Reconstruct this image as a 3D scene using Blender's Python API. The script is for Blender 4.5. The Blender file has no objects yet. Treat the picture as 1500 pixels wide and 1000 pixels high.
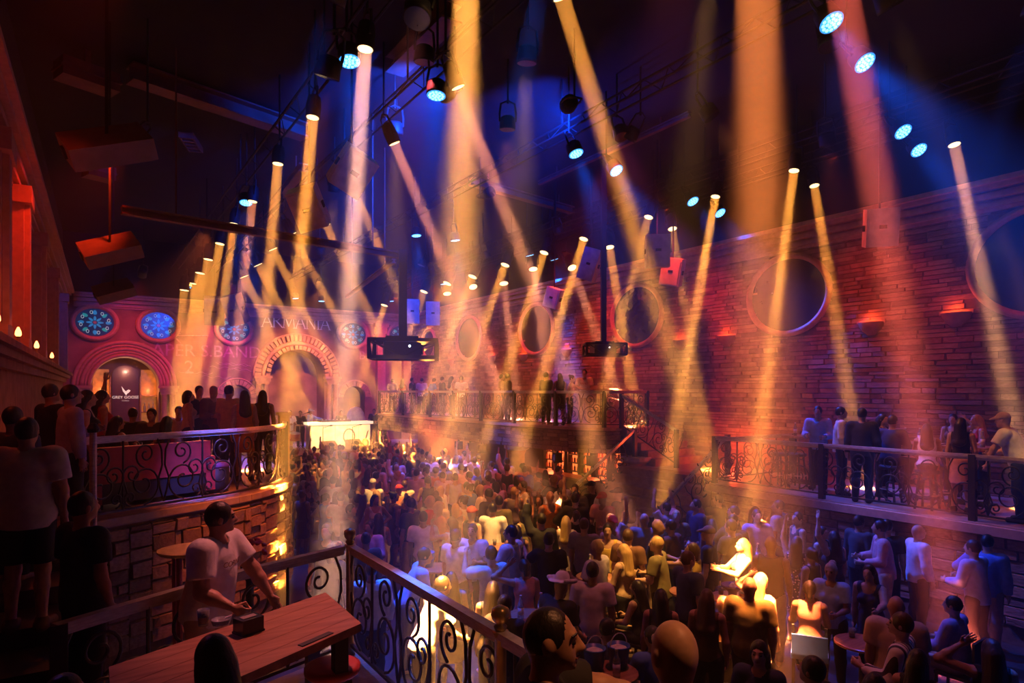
import bpy, bmesh, math, random
import numpy as np
from mathutils import Vector, Matrix
from mathutils.geometry import tessellate_polygon
random.seed(7)
R = math.radians
sc = bpy.context.scene
C = sc.collection

# ------------------------------------------------------------------ camera
# room axes: X runs along the end wall, Y runs along the long walls into the room, Z up, dance floor at z = 0
ANG, FPX, HZ, CAMZ = R(33.6), 948.0, 572.0, 3.9
CA, SA = math.cos(ANG), math.sin(ANG)
cam = bpy.data.cameras.new('camera'); cam_o = bpy.data.objects.new('camera', cam); C.objects.link(cam_o)
cam_o.location = (0, 0, CAMZ); cam_o.rotation_euler = (math.pi/2, 0, -ANG)
cam.lens = FPX/1500*36; cam.shift_y = (HZ-500)/1500; cam.clip_end = 200; cam.clip_start = .05
sc.camera = cam_o

# ------------------------------------------------------------------ world: no sky, only the stage haze that fills the hall
world = bpy.data.worlds.new('world'); sc.world = world; world.use_nodes = True
wn = world.node_tree
wn.nodes['Background'].inputs[0].default_value = (0, 0, 0, 1)
HAZE = wn.nodes.new('ShaderNodeVolumeScatter')
HAZE.inputs['Color'].default_value = (1, 1, 1, 1)
HAZE.inputs['Density'].default_value = 0.0072
HAZE.inputs['Anisotropy'].default_value = 0.1
wn.links.new(HAZE.outputs[0], wn.nodes['World Output'].inputs['Volume'])
vs = sc.view_settings
vs.view_transform = 'Standard'; vs.look = 'None'; vs.gamma = 1; vs.use_curve_mapping = False
vs.exposure = 0.0
sc.cycles.volume_bounces = 0; sc.cycles.max_bounces = 5; sc.cycles.diffuse_bounces = 2; sc.cycles.glossy_bounces = 2
sc.cycles.transparent_max_bounces = 6; sc.cycles.caustics_reflective = False; sc.cycles.caustics_refractive = False
sc.cycles.sample_clamp_indirect = 4

# ------------------------------------------------------------------ large lights (added washes with no seen source; dark housings made up for them)
def aim(o, target):
    o.rotation_euler = (Vector(target)-o.location).to_track_quat('-Z', 'Y').to_euler()
def spot(loc, target, energy, col, angle, blend=1.0, rad=.12, parent=None):
    l = bpy.data.lights.new('lamp', 'SPOT'); l.energy = energy; l.color = col; l.spot_size = R(angle); l.spot_blend = blend; l.shadow_soft_size = rad
    o = bpy.data.objects.new('lamp', l); C.objects.link(o); o.location = loc; aim(o, target)
    return o
def glow(loc, energy, col, rad=.06):
    l = bpy.data.lights.new('lamp', 'POINT'); l.energy = energy; l.color = col; l.shadow_soft_size = rad
    o = bpy.data.objects.new('lamp', l); C.objects.link(o); o.location = loc
    return o
RED, ORANGE, AMBER, BLUE, PINK, WARM = (1, .10, .03), (1, .26, .05), (1, .50, .11), (.01, .13, 1), (1, .18, .30), (1, .66, .28)
ADDED_WASH = []     # (position, aim point, energy, colour, cone angle): each gets a housing in build_wash()
def wash(*a): ADDED_WASH.append(a)
# right-hand stone wall: red and orange, grazing from the truss close by
for y, e in ((3, 300), (7.5, 480), (12, 900), (16.5, 1000), (21, 1000), (25.5, 1000), (30, 900)):
    wash((12.8, y, 8.95), (15.2, y+.6, 3.4), e, (1, .040, .012), 76)
# end wall: warm orange round the arch, magenta between
wash((8.8, 28.8, 8.5), (9.0, 33, 4.6), 3800, (1, .24, .04), 62)
wash((5.4, 29.4, 8.5), (5.0, 33, 5.2), 1700, (.95, .04, .26), 62)
wash((12.6, 29.2, 8.5), (13.2, 33, 5.0), 1300, (1, .06, .04), 66)
wash((2.0, 29.9, 8.5), (1.6, 33, 5.0), 600, (1, .045, .01), 80)
# magenta-red haze light over the far half of the floor
wash((11.5, 24, 9.0), (9.0, 25, 2.0), 1300, (1, .03, .05), 66)
# left-hand wall and left balcony
wash((.7, 13.5, 8.3), (-1.3, 14.5, 5.6), 420, (1, .035, .006), 80)
wash((.5, 7.2, 8.2), (-1.3, 8.4, 6.4), 200, (1, .035, .006), 76)
wash((3.2, 22, 8.9), (1.4, 14.5, 2.4), 2600, (1, .17, .04), 40)
wash((2.6, 8.2, 7.9), (2.0, 10.9, 1.3), 2000, (1, .17, .03), 28)
# dance floor: warm white keys in the middle, purple-blue towards the right-hand balcony
wash((6.0, 8.6, 9.2), (6.5, 9.9, 1.3), 12000, (1, .46, .10), 19)
wash((6.6, 5.4, 9.2), (7.1, 7.1, 1.3), 8000, (1, .46, .10), 15)
wash((5.4, 12.5, 9.2), (6.3, 14.4, 1.3), 11000, (1, .44, .09), 19)
wash((5.6, 17, 9.2), (6.2, 19.6, 1.2), 6500, (1, .38, .07), 22)
wash((7.2, 11, 9.2), (7.6, 11.8, 1.2), 3600, (1, .26, .05), 34)
wash((9.6, 10, 9.2), (9.0, 16.5, 1.2), 1900, (1, .06, .13), 46)
wash((9.6, 5.6, 9.2), (8.8, 3.8, 1.0), 1000, (.06, .11, 1), 40)
wash((9.4, 10, 9.2), (9.0, 7.0, 1.0), 900, (.80, .08, .30), 50)
wash((4.6, 9.5, 9.2), (4.6, 10.5, 1.0), 900, (1, .10, .12), 46)
wash((5.4, 5.0, 9.2), (5.4, 4.6, 1.0), 600, (1, .16, .18), 46)
# stage
wash((7.4, 24.0, 9.0), (9.6, 29.4, 1.6), 4600, (1, .56, .20), 21)
# foreground platform
wash((3.3, 7.0, 8.3), (1.2, 4.6, 1.8), 1900, (1, .22, .20), 23)
wash((-.9, 6.4, 5.6), (.6, 4.0, 2.2), 45, (.04, .12, 1), 34)
wash((3.2, .2, 8.4), (2.0, 2.3, 2.6), 900, (1, .32, .12), 24)  # added fill from above and behind the camera for the two front figures
wash((4.4, 6.0, 8.6), (2.25, 4.75, 2.3), 16000, (.02, .14, 1), 8)
wash((2.4, 7.4, 8.4), (1.6, 10.5, 3.3), 9000, (.02, .12, 1), 11)
# right balcony
wash((9.8, 8.0, 9.0), (12.9, 5.2, 2.2), 1300, (1, .26, .07), 34)
wash((9.0, 4.4, 9.0), (12.4, 3.6, 3.0), 2200, (1, .46, .14), 13)
wash((10.8, 3.4, 9.0), (11.98, 5.8, 2.85), 3000, (.03, .12, 1), 12)

# ------------------------------------------------------------------ helpers: picture point -> place in the hall
def ray(px, py):
    r = (px-750)/FPX; u = (HZ-py)/FPX
    return CA*r+SA, -SA*r+CA, u
def atF(px, py, f):
    a, b, u = ray(px, py); return Vector((a*f, b*f, CAMZ+u*f))
def atZ(px, py, z):
    a, b, u = ray(px, py); return atF(px, py, (z-CAMZ)/u)
def atX(px, py, x):
    a, b, u = ray(px, py); return atF(px, py, x/a)
def atY(px, py, y):
    a, b, u = ray(px, py); return atF(px, py, y/b)
def fwd(p): return SA*p[0]+CA*p[1]
def pix(p):
    f = fwd(p); return 750+FPX*(CA*p[0]-SA*p[1])/f, HZ-FPX*(p[2]-CAMZ)/f

# ------------------------------------------------------------------ materials (all procedural)
MATS = {}
def mat(name, col, col2=None, rough=.6, metal=0, scale=6, bump=0, emit=None, es=0, stretch=(1, 1, 1), objcol=False, spec=.5, detail=4, alpha=1, trans=0):
    if name in MATS: return MATS[name]
    m = bpy.data.materials.new(name); m.use_nodes = True; nt = m.node_tree; N = nt.nodes; L = nt.links
    b = N['Principled BSDF']
    b.inputs['Roughness'].default_value = rough; b.inputs['Metallic'].default_value = metal; b.inputs['Specular IOR Level'].default_value = spec
    if trans: b.inputs['Transmission Weight'].default_value = trans
    tc = N.new('ShaderNodeTexCoord'); mp = N.new('ShaderNodeMapping'); mp.inputs['Scale'].default_value = stretch
    L.new(tc.outputs['Object'], mp.inputs['Vector'])
    nz = N.new('ShaderNodeTexNoise'); nz.inputs['Scale'].default_value = scale; nz.inputs['Detail'].default_value = detail
    L.new(mp.outputs[0], nz.inputs['Vector'])
    mx = N.new('ShaderNodeMix'); mx.data_type = 'RGBA'
    cr = N.new('ShaderNodeValToRGB'); cr.color_ramp.elements[0].position = .35; cr.color_ramp.elements[1].position = .68
    L.new(nz.outputs['Fac'], cr.inputs[0]); L.new(cr.outputs[0], mx.inputs[0])
    if objcol:
        oi = N.new('ShaderNodeObjectInfo'); dk = N.new('ShaderNodeMix'); dk.data_type = 'RGBA'; dk.blend_type = 'MULTIPLY'; dk.inputs[0].default_value = 1
        L.new(oi.outputs['Color'], dk.inputs[6]); dk.inputs[7].default_value = (.80, .80, .80, 1)
        L.new(oi.outputs['Color'], mx.inputs[6]); L.new(dk.outputs[2], mx.inputs[7])
    else:
        c2 = col2 or tuple(min(1, c*.72) for c in col)
        mx.inputs[6].default_value = (*col, 1); mx.inputs[7].default_value = (*c2, 1)
    L.new(mx.outputs[2], b.inputs['Base Color'])
    if bump:
        bp = N.new('ShaderNodeBump'); bp.inputs['Strength'].default_value = bump; bp.inputs['Distance'].default_value = .02
        L.new(nz.outputs['Fac'], bp.inputs['Height']); L.new(bp.outputs[0], b.inputs['Normal'])
    if emit:
        b.inputs['Emission Color'].default_value = (*emit, 1); b.inputs['Emission Strength'].default_value = es
    MATS[name] = m
    return m
black = mat('black_paint', (.012, .012, .013), rough=.6)
iron = mat('wrought_iron', (.05, .042, .036), rough=.36, metal=.5, scale=30)
rail_m = mat('polished_rail_metal', (.70, .66, .58), (.50, .46, .38), rough=.28, metal=.35, scale=14, stretch=(1, 1, 6))
brass = mat('antique_brass', (.50, .38, .20), (.32, .24, .12), rough=.3, metal=.6, scale=12)
stone = mat('red_brown_ledge_stone', (.42, .25, .18), (.25, .13, .09), rough=.85, scale=5, bump=.5, detail=8)
stone2 = mat('tan_ledge_stone', (.50, .33, .21), (.32, .19, .12), rough=.85, scale=5, bump=.5, detail=8)
stone3 = mat('dark_ledge_stone', (.27, .16, .12), (.17, .09, .07), rough=.85, scale=5, bump=.5, detail=8)
mortar = mat('mortar_bed', (.22, .13, .095), (.15, .085, .06), rough=.95, scale=9, bump=.4)
plaster = mat('rough_stone_plaster', (.36, .22, .17), (.17, .09, .08), rough=.9, scale=1.6, bump=.8, detail=10)
relief = mat('carved_plaster', (.34, .17, .12), (.17, .07, .05), rough=.85, scale=3, bump=.9, detail=9)
mould = mat('painted_moulding', (.60, .36, .25), (.48, .27, .18), rough=.6, scale=8)
ceil_m = mat('black_ceiling', (.012, .012, .014), (.006, .006, .008), rough=.95, scale=2)
floor_m = mat('dark_dance_floor', (.07, .05, .05), (.035, .025, .025), rough=.35, scale=3)
tile_m = mat('pink_beige_tile', (.46, .31, .24), (.36, .23, .18), rough=.4, scale=4)
board_m = mat('pale_floor_board', (.52, .36, .20), (.42, .27, .14), rough=.4, scale=5, stretch=(1, 8, 1))
steel = mat('dark_red_steel', (.20, .09, .07), (.13, .06, .05), rough=.6, scale=4)
white_p = mat('white_cabinet', (.72, .68, .66), rough=.5)
cab_m = mat('grey_cabinet', (.24, .19, .17), rough=.6)
glassd = mat('dark_window_glass', (.02, .02, .035), rough=.12, spec=.6)
skin_m = mat('skin', (1, 1, 1), objcol=True, rough=.5, scale=20)
cloth_m = mat('woven_cloth', (1, 1, 1), objcol=True, rough=.85, scale=14, bump=.25)
hair_m = mat('hair', (1, 1, 1), objcol=True, rough=.45, scale=30, stretch=(1, 1, .2), bump=.4)
glass_m = mat('clear_glass', (.75, .8, .85), rough=.08, spec=.8, trans=.7)
wood = mat('walnut_plank', (.40, .20, .11), (.23, .10, .055), rough=.32, scale=3, stretch=(.7, 9, 4), bump=.04, detail=5)
red_l = mat('red_upholstery', (.45, .04, .035), rough=.45, scale=9)
lens_m = mat('amber_lamp_lens', (1, .8, .5), emit=(1, .70, .32), es=3)
led_m = mat('blue_led_lens', (.3, .7, 1), emit=(.22, .66, 1), es=3)

# ------------------------------------------------------------------ mesh builder and scene tree
class MB:
    def __init__(s): s.v = []; s.f = []
    def add(s, vs_, fs):
        n = len(s.v); s.v += [tuple(v) for v in vs_]; s.f += [tuple(i+n for i in f) for f in fs]; return s
    def box(s, a, b, M=None, taper=None):
        x0, y0, z0 = a; x1, y1, z1 = b
        vs_ = [Vector(p) for p in ((x0, y0, z0), (x1, y0, z0), (x1, y1, z0), (x0, y1, z0), (x0, y0, z1), (x1, y0, z1), (x1, y1, z1), (x0, y1, z1))]
        if M: vs_ = [M @ v for v in vs_]
        return s.add(vs_, [(3, 2, 1, 0), (4, 5, 6, 7), (0, 1, 5, 4), (1, 2, 6, 5), (2, 3, 7, 6), (3, 0, 4, 7)])
    def bar(s, p, q, w, h=None, up=(0, 0, 1)):
        p = Vector(p); q = Vector(q); h = h or w; d = (q-p).normalized(); up = Vector(up)
        if abs(d.dot(up)) > .98: up = Vector((0, 1, 0))
        a = d.cross(up).normalized()*w/2; b = a.cross(d).normalized()*h/2
        vs_ = [p-a-b, p+a-b, p+a+b, p-a+b, q-a-b, q+a-b, q+a+b, q-a+b]
        return s.add(vs_, [(3, 2, 1, 0), (4, 5, 6, 7), (0, 1, 5, 4), (1, 2, 6, 5), (2, 3, 7, 6), (3, 0, 4, 7)])
    def tube(s, pts, r, n=6, closed=False, cap=True):
        pts = [Vector(p) for p in pts]; m = len(pts); rs = r if isinstance(r, (list, tuple)) else [r]*m
        vs_ = []; prev = None
        for i, p in enumerate(pts):
            t = (pts[(i+1) % m]-pts[i-1]) if closed else (pts[min(i+1, m-1)]-pts[max(i-1, 0)])
            t.normalize()
            if prev is None: prev = t.orthogonal().normalized()
            a = (prev-t*prev.dot(t)); a = a.normalized() if a.length > 1e-6 else t.orthogonal().normalized(); prev = a; b = t.cross(a)
            for k in range(n):
                th = 2*math.pi*k/n; vs_.append(p+(a*math.cos(th)+b*math.sin(th))*rs[i])
        fs = []
        for i in range(m if closed else m-1):
            j = (i+1) % m
            for k in range(n): fs.append((i*n+k, i*n+(k+1) % n, j*n+(k+1) % n, j*n+k))
        if cap and not closed: fs += [tuple(range(n-1, -1, -1)), tuple((m-1)*n+k for k in range(n))]
        return s.add(vs_, fs)
    def lathe(s, prof, n=20, M=None):
        vs_ = [Vector((r*math.cos(2*math.pi*k/n), r*math.sin(2*math.pi*k/n), z)) for r, z in prof for k in range(n)]
        if M: vs_ = [M @ v for v in vs_]
        fs = [(i*n+k, i*n+(k+1) % n, (i+1)*n+(k+1) % n, (i+1)*n+k) for i in range(len(prof)-1) for k in range(n)]
        fs += [tuple(range(n-1, -1, -1)), tuple((len(prof)-1)*n+k for k in range(n))]
        return s.add(vs_, fs)
    def prism(s, poly, z0, z1, M=None):
        n = len(poly); vs_ = [Vector((x, y, z0)) for x, y in poly]+[Vector((x, y, z1)) for x, y in poly]
        if M: vs_ = [M @ v for v in vs_]
        return s.add(vs_, [tuple(range(n-1, -1, -1)), tuple(range(n, 2*n))]+[(i, (i+1) % n, n+(i+1) % n, n+i) for i in range(n)])
    def mesh(s, name, m, smooth=False):
        me = bpy.data.meshes.new(name); me.from_pydata(s.v, [], s.f); me.materials.append(m)
        if smooth: me.shade_smooth()
        me.update(); return me
    def obj(s, name, m, parent=None, smooth=False): return link(name, s.mesh(name, m, smooth), parent)
def link(name, me, parent=None, loc=None, rot=None, scale=None, color=None):
    o = bpy.data.objects.new(name, me); C.objects.link(o)
    if parent: o.parent = parent
    if loc is not None: o.location = loc
    if rot is not None: o.rotation_euler = rot
    if scale is not None: o.scale = scale
    if color is not None: o.color = (*color, 1)
    return o
def tag(o, label=None, cat=None, group=None, kind=None):
    if label: o['label'] = label
    if cat: o['category'] = cat
    if group: o['group'] = group
    if kind: o['kind'] = kind
    return o
def thing(name, label, cat, loc=(0, 0, 0), rz=0, group=None):
    o = bpy.data.objects.new(name, None); C.objects.link(o); o.location = loc; o.rotation_euler = (0, 0, rz)
    return tag(o, label, cat, group)
def struct(o): o['kind'] = 'structure'; return o
def dirM(d, loc=(0, 0, 0)):      # matrix whose +Z runs along d
    return Matrix.Translation(loc) @ Vector(d).to_track_quat('Z', 'Y').to_matrix().to_4x4()
def text_mesh(body, size, m, ext=.006):
    cu = bpy.data.curves.new('t', 'FONT'); cu.body = body; cu.size = size; cu.extrude = ext; cu.align_x = 'CENTER'; cu.align_y = 'CENTER'; cu.resolution_u = 3
    o = bpy.data.objects.new('t', cu); C.objects.link(o)
    dg = bpy.context.evaluated_depsgraph_get(); me = bpy.data.meshes.new_from_object(o.evaluated_get(dg))
    bpy.data.objects.remove(o); me.materials.clear(); me.materials.append(m); return me
# ================================================================== THE HALL
XR, YB, ZC = 15.15, 33.0, 8.05           # right wall, end wall, top of the cornice
def xl(y): return -1.40+.0222*y           # the left wall runs slightly askew
struct(MB().box((-1.6, -4, -.25), (15.6, 34.6, 0)).obj('floor', floor_m))
struct(MB().box((-2.2, -4, 10.6), (15.6, 34.6, 10.8)).obj('ceiling', ceil_m))
wall_r = struct(MB().box((XR, -4, 0), (15.55, 34.6, 8.05)).obj('wall_right', mortar))
wall_l = struct(MB().prism([(xl(-4), -4), (xl(34.6), 34.6), (xl(34.6)-.4, 34.6), (xl(-4)-.4, -4)], 0, 8.05).obj('wall_left', relief))
struct(MB().box((-1.95, -4.4, 0), (15.6, -4, 10.6)).obj('wall_front', plaster))

struct(MB().box((XR, -4, 8.05), (15.55, 34.6, 10.6)).obj('wall_upper_right', ceil_m)); struct(MB().box((-.67, YB, 8.05), (XR, YB+.4, 10.6)).obj('wall_upper_back', ceil_m))
struct(MB().prism([(xl(-4), -4), (xl(34.6), 34.6), (xl(34.6)-.4, 34.6), (xl(-4)-.4, -4)], 8.05, 10.6).obj('wall_upper_left', ceil_m))
# end wall with real openings: (centre x, half width, spring height, sill, depth)
ARCHES = [(9.0, 1.36, 4.6, 1.25, 1.3), (1.6, 1.27, 4.10, 1.25, 1.1), (6.15, .62, 3.55, 1.25, .7), (11.95, .58, 3.55, 1.25, .7)]
def arch_loop(cx, r, zs, z0, n=24):
    return [(cx-r, z0)]+[(cx-r*math.cos(math.pi*k/n), zs+r*math.sin(math.pi*k/n)) for k in range(n+1)]+[(cx+r, z0)]
outer = [(-.67, 0), (XR, 0), (XR, 8.05), (-.67, 8.05)]
loops = [[Vector((x, z, 0)) for x, z in outer]]+[[Vector((x, z, 0)) for x, z in arch_loop(*a[:4])] for a in ARCHES]
flat = [p for l in loops for p in l]
mb = MB(); mb.add([(p.x, YB, p.y) for p in flat], [tuple(t) for t in tessellate_polygon(loops)])
for a in ARCHES:
    l = arch_loop(*a[:4]); n = len(l); d = a[4]
    mb.add([(x, YB, z) for x, z in l]+[(x, YB+d, z) for x, z in l], [(i, i+n, (i+1) % n+n, (i+1) % n) for i in range(n)]+[tuple(range(n, 2*n))])
wall_b = struct(mb.obj('wall_back', plaster))

def cornice(name, p, q, side):            # stepped moulding under the ceiling line; side = unit vector into the room
    t = MB(); p = Vector(p); q = Vector(q); s = Vector(side)
    for z0, z1, w in ((7.46, 7.53, .09), (7.53, 7.62, .17), (7.62, 7.69, .06), (7.69, 7.80, .24), (7.80, 7.86, .12), (7.86, 7.95, .32), (7.95, 8.05, .42)):
        a = p+s*(w/2); b = q+s*(w/2); zz = (z0+z1)/2
        t.bar((a.x, a.y, zz), (b.x, b.y, zz), w, z1-z0)
    return struct(t.obj(name, mould))
cornice('trim_1', (XR, -3.9, 0), (XR, 32.5, 0), (-1, 0, 0))
cornice('trim_2', (-.3, YB, 0), (XR-.35, YB, 0), (0, -1, 0))
cornice('trim_3', (xl(-3.9), -3.9, 0), (xl(32.6), 32.6, 0), (1, 0, 0))
# left wall: ledge with small up-lights and tall pilasters above it
t = MB()
for z0, z1, w in ((4.25, 4.40, .14), (4.40, 4.52, .26), (4.52, 4.62, .36)):
    t.bar((xl(-3.9)+w/2, -3.9, (z0+z1)/2), (xl(32.6)+w/2, 32.6, (z0+z1)/2), w, z1-z0)
struct(t.obj('trim_5', relief))
for k, y in enumerate((9.2, 11.6, 14.6, 18.6, 23.6, 29.5)):
    t = MB(); x = xl(y)
    t.box((x, y-.34, 4.62), (x+.22, y+.34, 7.5)); t.box((x, y-.20, 4.8), (x+.30, y+.20, 7.3)); t.box((x, y-.44, 7.2), (x+.34, y+.44, 7.5)); t.box((x, y-.42, 4.62), (x+.30, y+.42, 4.82))
    struct(t.obj('trim_%d' % (6+k), mould))
bulb_m = mat('orange_bulb', (1, .5, .2), emit=(1, .30, .08), es=7)
for k, y in enumerate((7.6, 8.6, 10.4, 12.9, 16.3, 21)):
    p = Vector((xl(y)+.27, y, 4.62))
    o = thing('ledge_lamp', 'small glowing orange candle lamp on the carved ledge of the red wall', 'lamp', p, 0, 'candle lamps along the carved ledge')
    MB().lathe([(.05, 0), (.06, .03), (.025, .05), (.02, .12), (.05, .14)], 10).obj('base', brass, o)
    MB().lathe([(.02, .13), (.045, .17), (.04, .22), (.012, .29)], 10).obj('bulb', bulb_m, o, True)
    glow(p+Vector((.12, 0, .36)), 7, (1, .08, .02), .05)

# ---------------------------------------------------------------- stones: a few shared block shapes, placed one by one
def stone_mesh(name, m, seed):
    rn = random.Random(seed); j = lambda s: rn.uniform(-s, s)
    q = [(-.5, 0, -.5), (.5, 0, -.5), (.5, 0, .5), (-.5, 0, .5)]
    f = [(x*.94+j(.03), -1+j(.25), z*.88+j(.05)) for x, y, z in q]
    return MB().add(q+f, [(0, 1, 5, 4), (1, 2, 6, 5), (2, 3, 7, 6), (3, 0, 4, 7), (4, 5, 6, 7)]).mesh(name, m)
STONES = [stone_mesh('stone', m, i) for i, m in enumerate((stone, stone, stone2, stone3, stone, stone2, stone3))]
def lay(o0, du, nrm, length, z0, z1, hr, lr, seed, skip=None, depth=(.02, .06)):
    """courses of stones on a flat face: (matrix, mesh index) of each; du runs along the face, nrm points out of it"""
    rn = random.Random(seed); out = []; z = z0; du = Vector(du).normalized(); nrm = Vector(nrm).normalized()
    while z < z1-.03:
        h = min(rn.uniform(*hr), z1-z); u = -rn.uniform(0, .3)
        while u < length:
            w = rn.uniform(*lr); a = max(u, 0); b = min(u+w, length); u += w
            if b-a < .06: continue
            c = Vector(o0)+du*((a+b)/2); c.z = z+h/2
            if skip and skip(c): continue
            M = Matrix((( du.x, -nrm.x, 0, c.x), (du.y, -nrm.y, 0, c.y), (0, 0, 1, c.z), (0, 0, 0, 1)))
            out.append((M @ Matrix.Diagonal((b-a-.012, rn.uniform(*depth), h-.012, 1)), rn.randrange(len(STONES))))
        z += h
    return out
def place_stones(lst, parent, limit=300):
    def key(e):
        p = e[0].translation; f = fwd(p)
        if f < .5: return 1e9
        x, y = pix(p)
        return f if -20 < x < 1520 and -20 < y < 1020 else f+500
    lst = sorted(lst, key=key)
    for M, i in lst[:limit]:
        o = link('stone', STONES[i], parent); o.matrix_world = M
    if len(lst) > limit:
        mbs = {}
        for M, i in lst[limit:]:
            me = STONES[i]; mbs.setdefault(me.materials[0].name, MB()).add([M @ v.co for v in me.vertices], [tuple(p.vertices) for p in me.polygons])
        for nm, b in mbs.items(): tag(b.obj('far_stones', MATS[nm], parent), kind='stuff')
# round windows of the stone wall: (y, half width, half height)
RWIN = [(4.6, 1.15, .98), (9.95, 1.05, .92), (15.4, 1.05, .92), (21.0, 1.05, .92), (26.4, 1.05, .92), (30.6, .7, .66)]
ZW = 6.36
def in_win(c):
    return any(((c.y-y)/(a+.16))**2+((c.z-ZW)/(b+.16))**2 < 1 for y, a, b in RWIN)
place_stones(lay((XR, 1.5, 0), (0, 1, 0), (-1, 0, 0), 31.4, 1.0, 7.5, (.07, .14), (.25, .85), 3, in_win, (.012, .05)), wall_r)
def ring(cx, a, b, w, d0, d1, n=40):      # oval frame in local x/z, proud along -y, stepped profile
    prof = [(0, d0), (0, d1*.6), (.25*w, d1*.6), (.3*w, d1), (.75*w, d1), (.8*w, d1*.75), (w, d1*.7), (w, d0)]
    t = MB(); m = len(prof)
    for k in range(n):
        th = 2*math.pi*k/n
        for o, d in prof: t.v.append(((a+o)*math.cos(th), -d, (b+o)*math.sin(th)))
    for k in range(n):
        for i in range(m): t.f.append((k*m+i, k*m+(i+1) % m, ((k+1) % n)*m+(i+1) % m, ((k+1) % n)*m+i))
    return t
def disc(a, b, d, n=40):
    t = MB(); t.add([(0, -d, 0)]+[(a*math.cos(2*math.pi*k/n), -d, b*math.sin(2*math.pi*k/n)) for k in range(n)], [(0, 1+(k+1) % n, 1+k) for k in range(n)]); return t
wi = 0
for y, a, b in RWIN:
    wi += 1; e = struct(thing('window_%d' % wi, 'large dark round window with orange moulded frame in the stone wall', None, (XR, y, ZW), -math.pi/2))
    ring(0, a, b, .15, -.02, .13).obj('window_frame', mould, e, True); disc(a+.01, b+.01, .03).obj('pane', glassd, e)
# stained-glass roundels of the end wall
gl = [mat('stained_glass_%d' % i, c, emit=e, es=s, rough=.2) for i, (c, e, s) in enumerate((((.01, .03, .08), (.01, .06, .2), .25), ((.02, .2, .4), (.02, .30, .65), .55), ((.02, .3, .3), (.02, .42, .42), .5), ((.25, .06, .1), (.4, .06, .1), .5), ((.5, .6, .6), (.6, .8, .8), .5)))]
def stained(parent, a, b):
    disc(a+.01, b+.01, .02).obj('pane', gl[0], parent)
    for k in range(8):
        th = 2*math.pi*k/8
        for rr, ln, wd, mi in ((.30, .34, .15, 1), (.72, .34, .22, 2 if k % 2 else 1)):
            t = MB(); pts = []
            for j in range(10):
                s = 2*math.pi*j/10; u = rr+ln/2*math.cos(s); v = wd/2*math.sin(s)*(1-.35*math.cos(s))
                pts.append((a*(u*math.cos(th)-v*math.sin(th)), -.035-.004*(mi == 2), b*(u*math.sin(th)+v*math.cos(th))))
            t.add(pts, [tuple(range(9, -1, -1))]); t.obj('petal', gl[mi], parent)
        t = MB(); th2 = th+.25; pts = [((.74*math.cos(th2)+.07*math.cos(s))*a, -.045, (.74*math.sin(th2)+.11*math.sin(s))*b) for s in [2*math.pi*j/12 for j in range(12)]]
        t.tube(pts, .012, 4, True); t.obj('leading', gl[4], parent)
    disc(.10*a, .10*b, .05, 12).obj('boss', gl[3], parent)
for x in (.46, 2.86, 6.03, 11.87, 14.6):
    wi += 1; e = struct(thing('window_%d' % wi, 'blue stained glass roundel with red moulded frame in the end wall', None, (x, YB, 7.28-.0*x), 0))
    e.location.z = 6.82 if x < 8 else 6.85
    ring(0, .70, .60, .20, -.02, .14).obj('window_frame', mould, e, True); stained(e, .70, .60)

# arches: rings of wedge stones, columns, capitals
def voussoirs(parent, cx, zs, r0, r1, n, d0, d1, m, name='voussoir', gap=.02):
    for k in range(n):
        t0 = math.pi*k/n+gap; t1 = math.pi*(k+1)/n-gap; pr = d1*(1+.25*((k*7) % 3-1))
        q = [(r0, t0), (r1, t0), (r1, (t0+t1)/2), (r1, t1), (r0, t1), (r0, (t0+t1)/2)]
        MB().prism([(cx+r*math.cos(t), zs+r*math.sin(t)) for r, t in q], -d0, pr, Matrix(((1, 0, 0, 0), (0, 0, -1, YB), (0, 1, 0, 0), (0, 0, 0, 1)))).obj(name, m, parent)
def arch_band(parent, cx, zs, r, rad, m, name='archivolt', d=.1):
    pts = [(cx+r*math.cos(math.pi*k/28), YB-d, zs+r*math.sin(math.pi*k/28)) for k in range(29)]
    MB().tube(pts, rad, 8).obj(name, m, parent, True)
sand = mat('sandstone_trim', (.62, .44, .27), (.46, .30, .17), rough=.8, scale=6, bump=.4)
a1 = struct(thing('trim_20', 'great sandstone arch of wedge stones over the stage doorway', None)); a2 = struct(thing('trim_21', 'red moulded arch over the lit bottle niche', None))
cx, r, zs = ARCHES[0][:3]
voussoirs(a1, cx, zs, r+.42, r+.72, 30, .02, .16, sand); voussoirs(a1, cx, zs, r+.0, r+.20, 22, .05, .22, sand)
arch_band(a1, cx, zs, r+.31, .10, mould); arch_band(a1, cx, zs, r+.76, .05, mould)
cx2, r2, zs2 = ARCHES[1][:3]
for rr, rad in ((.08, .09), (.22, .06), (.35, .09), (.50, .06), (.64, .09)): arch_band(a2, cx2, zs2, r2+rr, rad, mould, d=.06)
for (cx_, r_, zs_, z0_, _d), par in ((ARCHES[0], a1), (ARCHES[1], a2)):
    for s in (-1, 1):
        x = cx_+s*(r_+.36)
        t = MB(); t.box((x-.42, YB-.42, zs_-.10), (x+.42, YB, zs_+.02)); t.box((x-.36, YB-.36, zs_-.26), (x+.36, YB, zs_-.10)); t.box((x-.30, YB-.32, zs_-.36), (x+.30, YB, zs_-.26)); t.obj('capital', sand, par)
        for i, dx in enumerate((-.17, .17)): MB().lathe([(.17, z0_), (.17, z0_+.2), (.125, z0_+.28), (.115, zs_-.42), (.15, zs_-.36)], 14, Matrix.Translation((x+dx, YB-.18, 0))).obj('column', sand, par, True)
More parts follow.
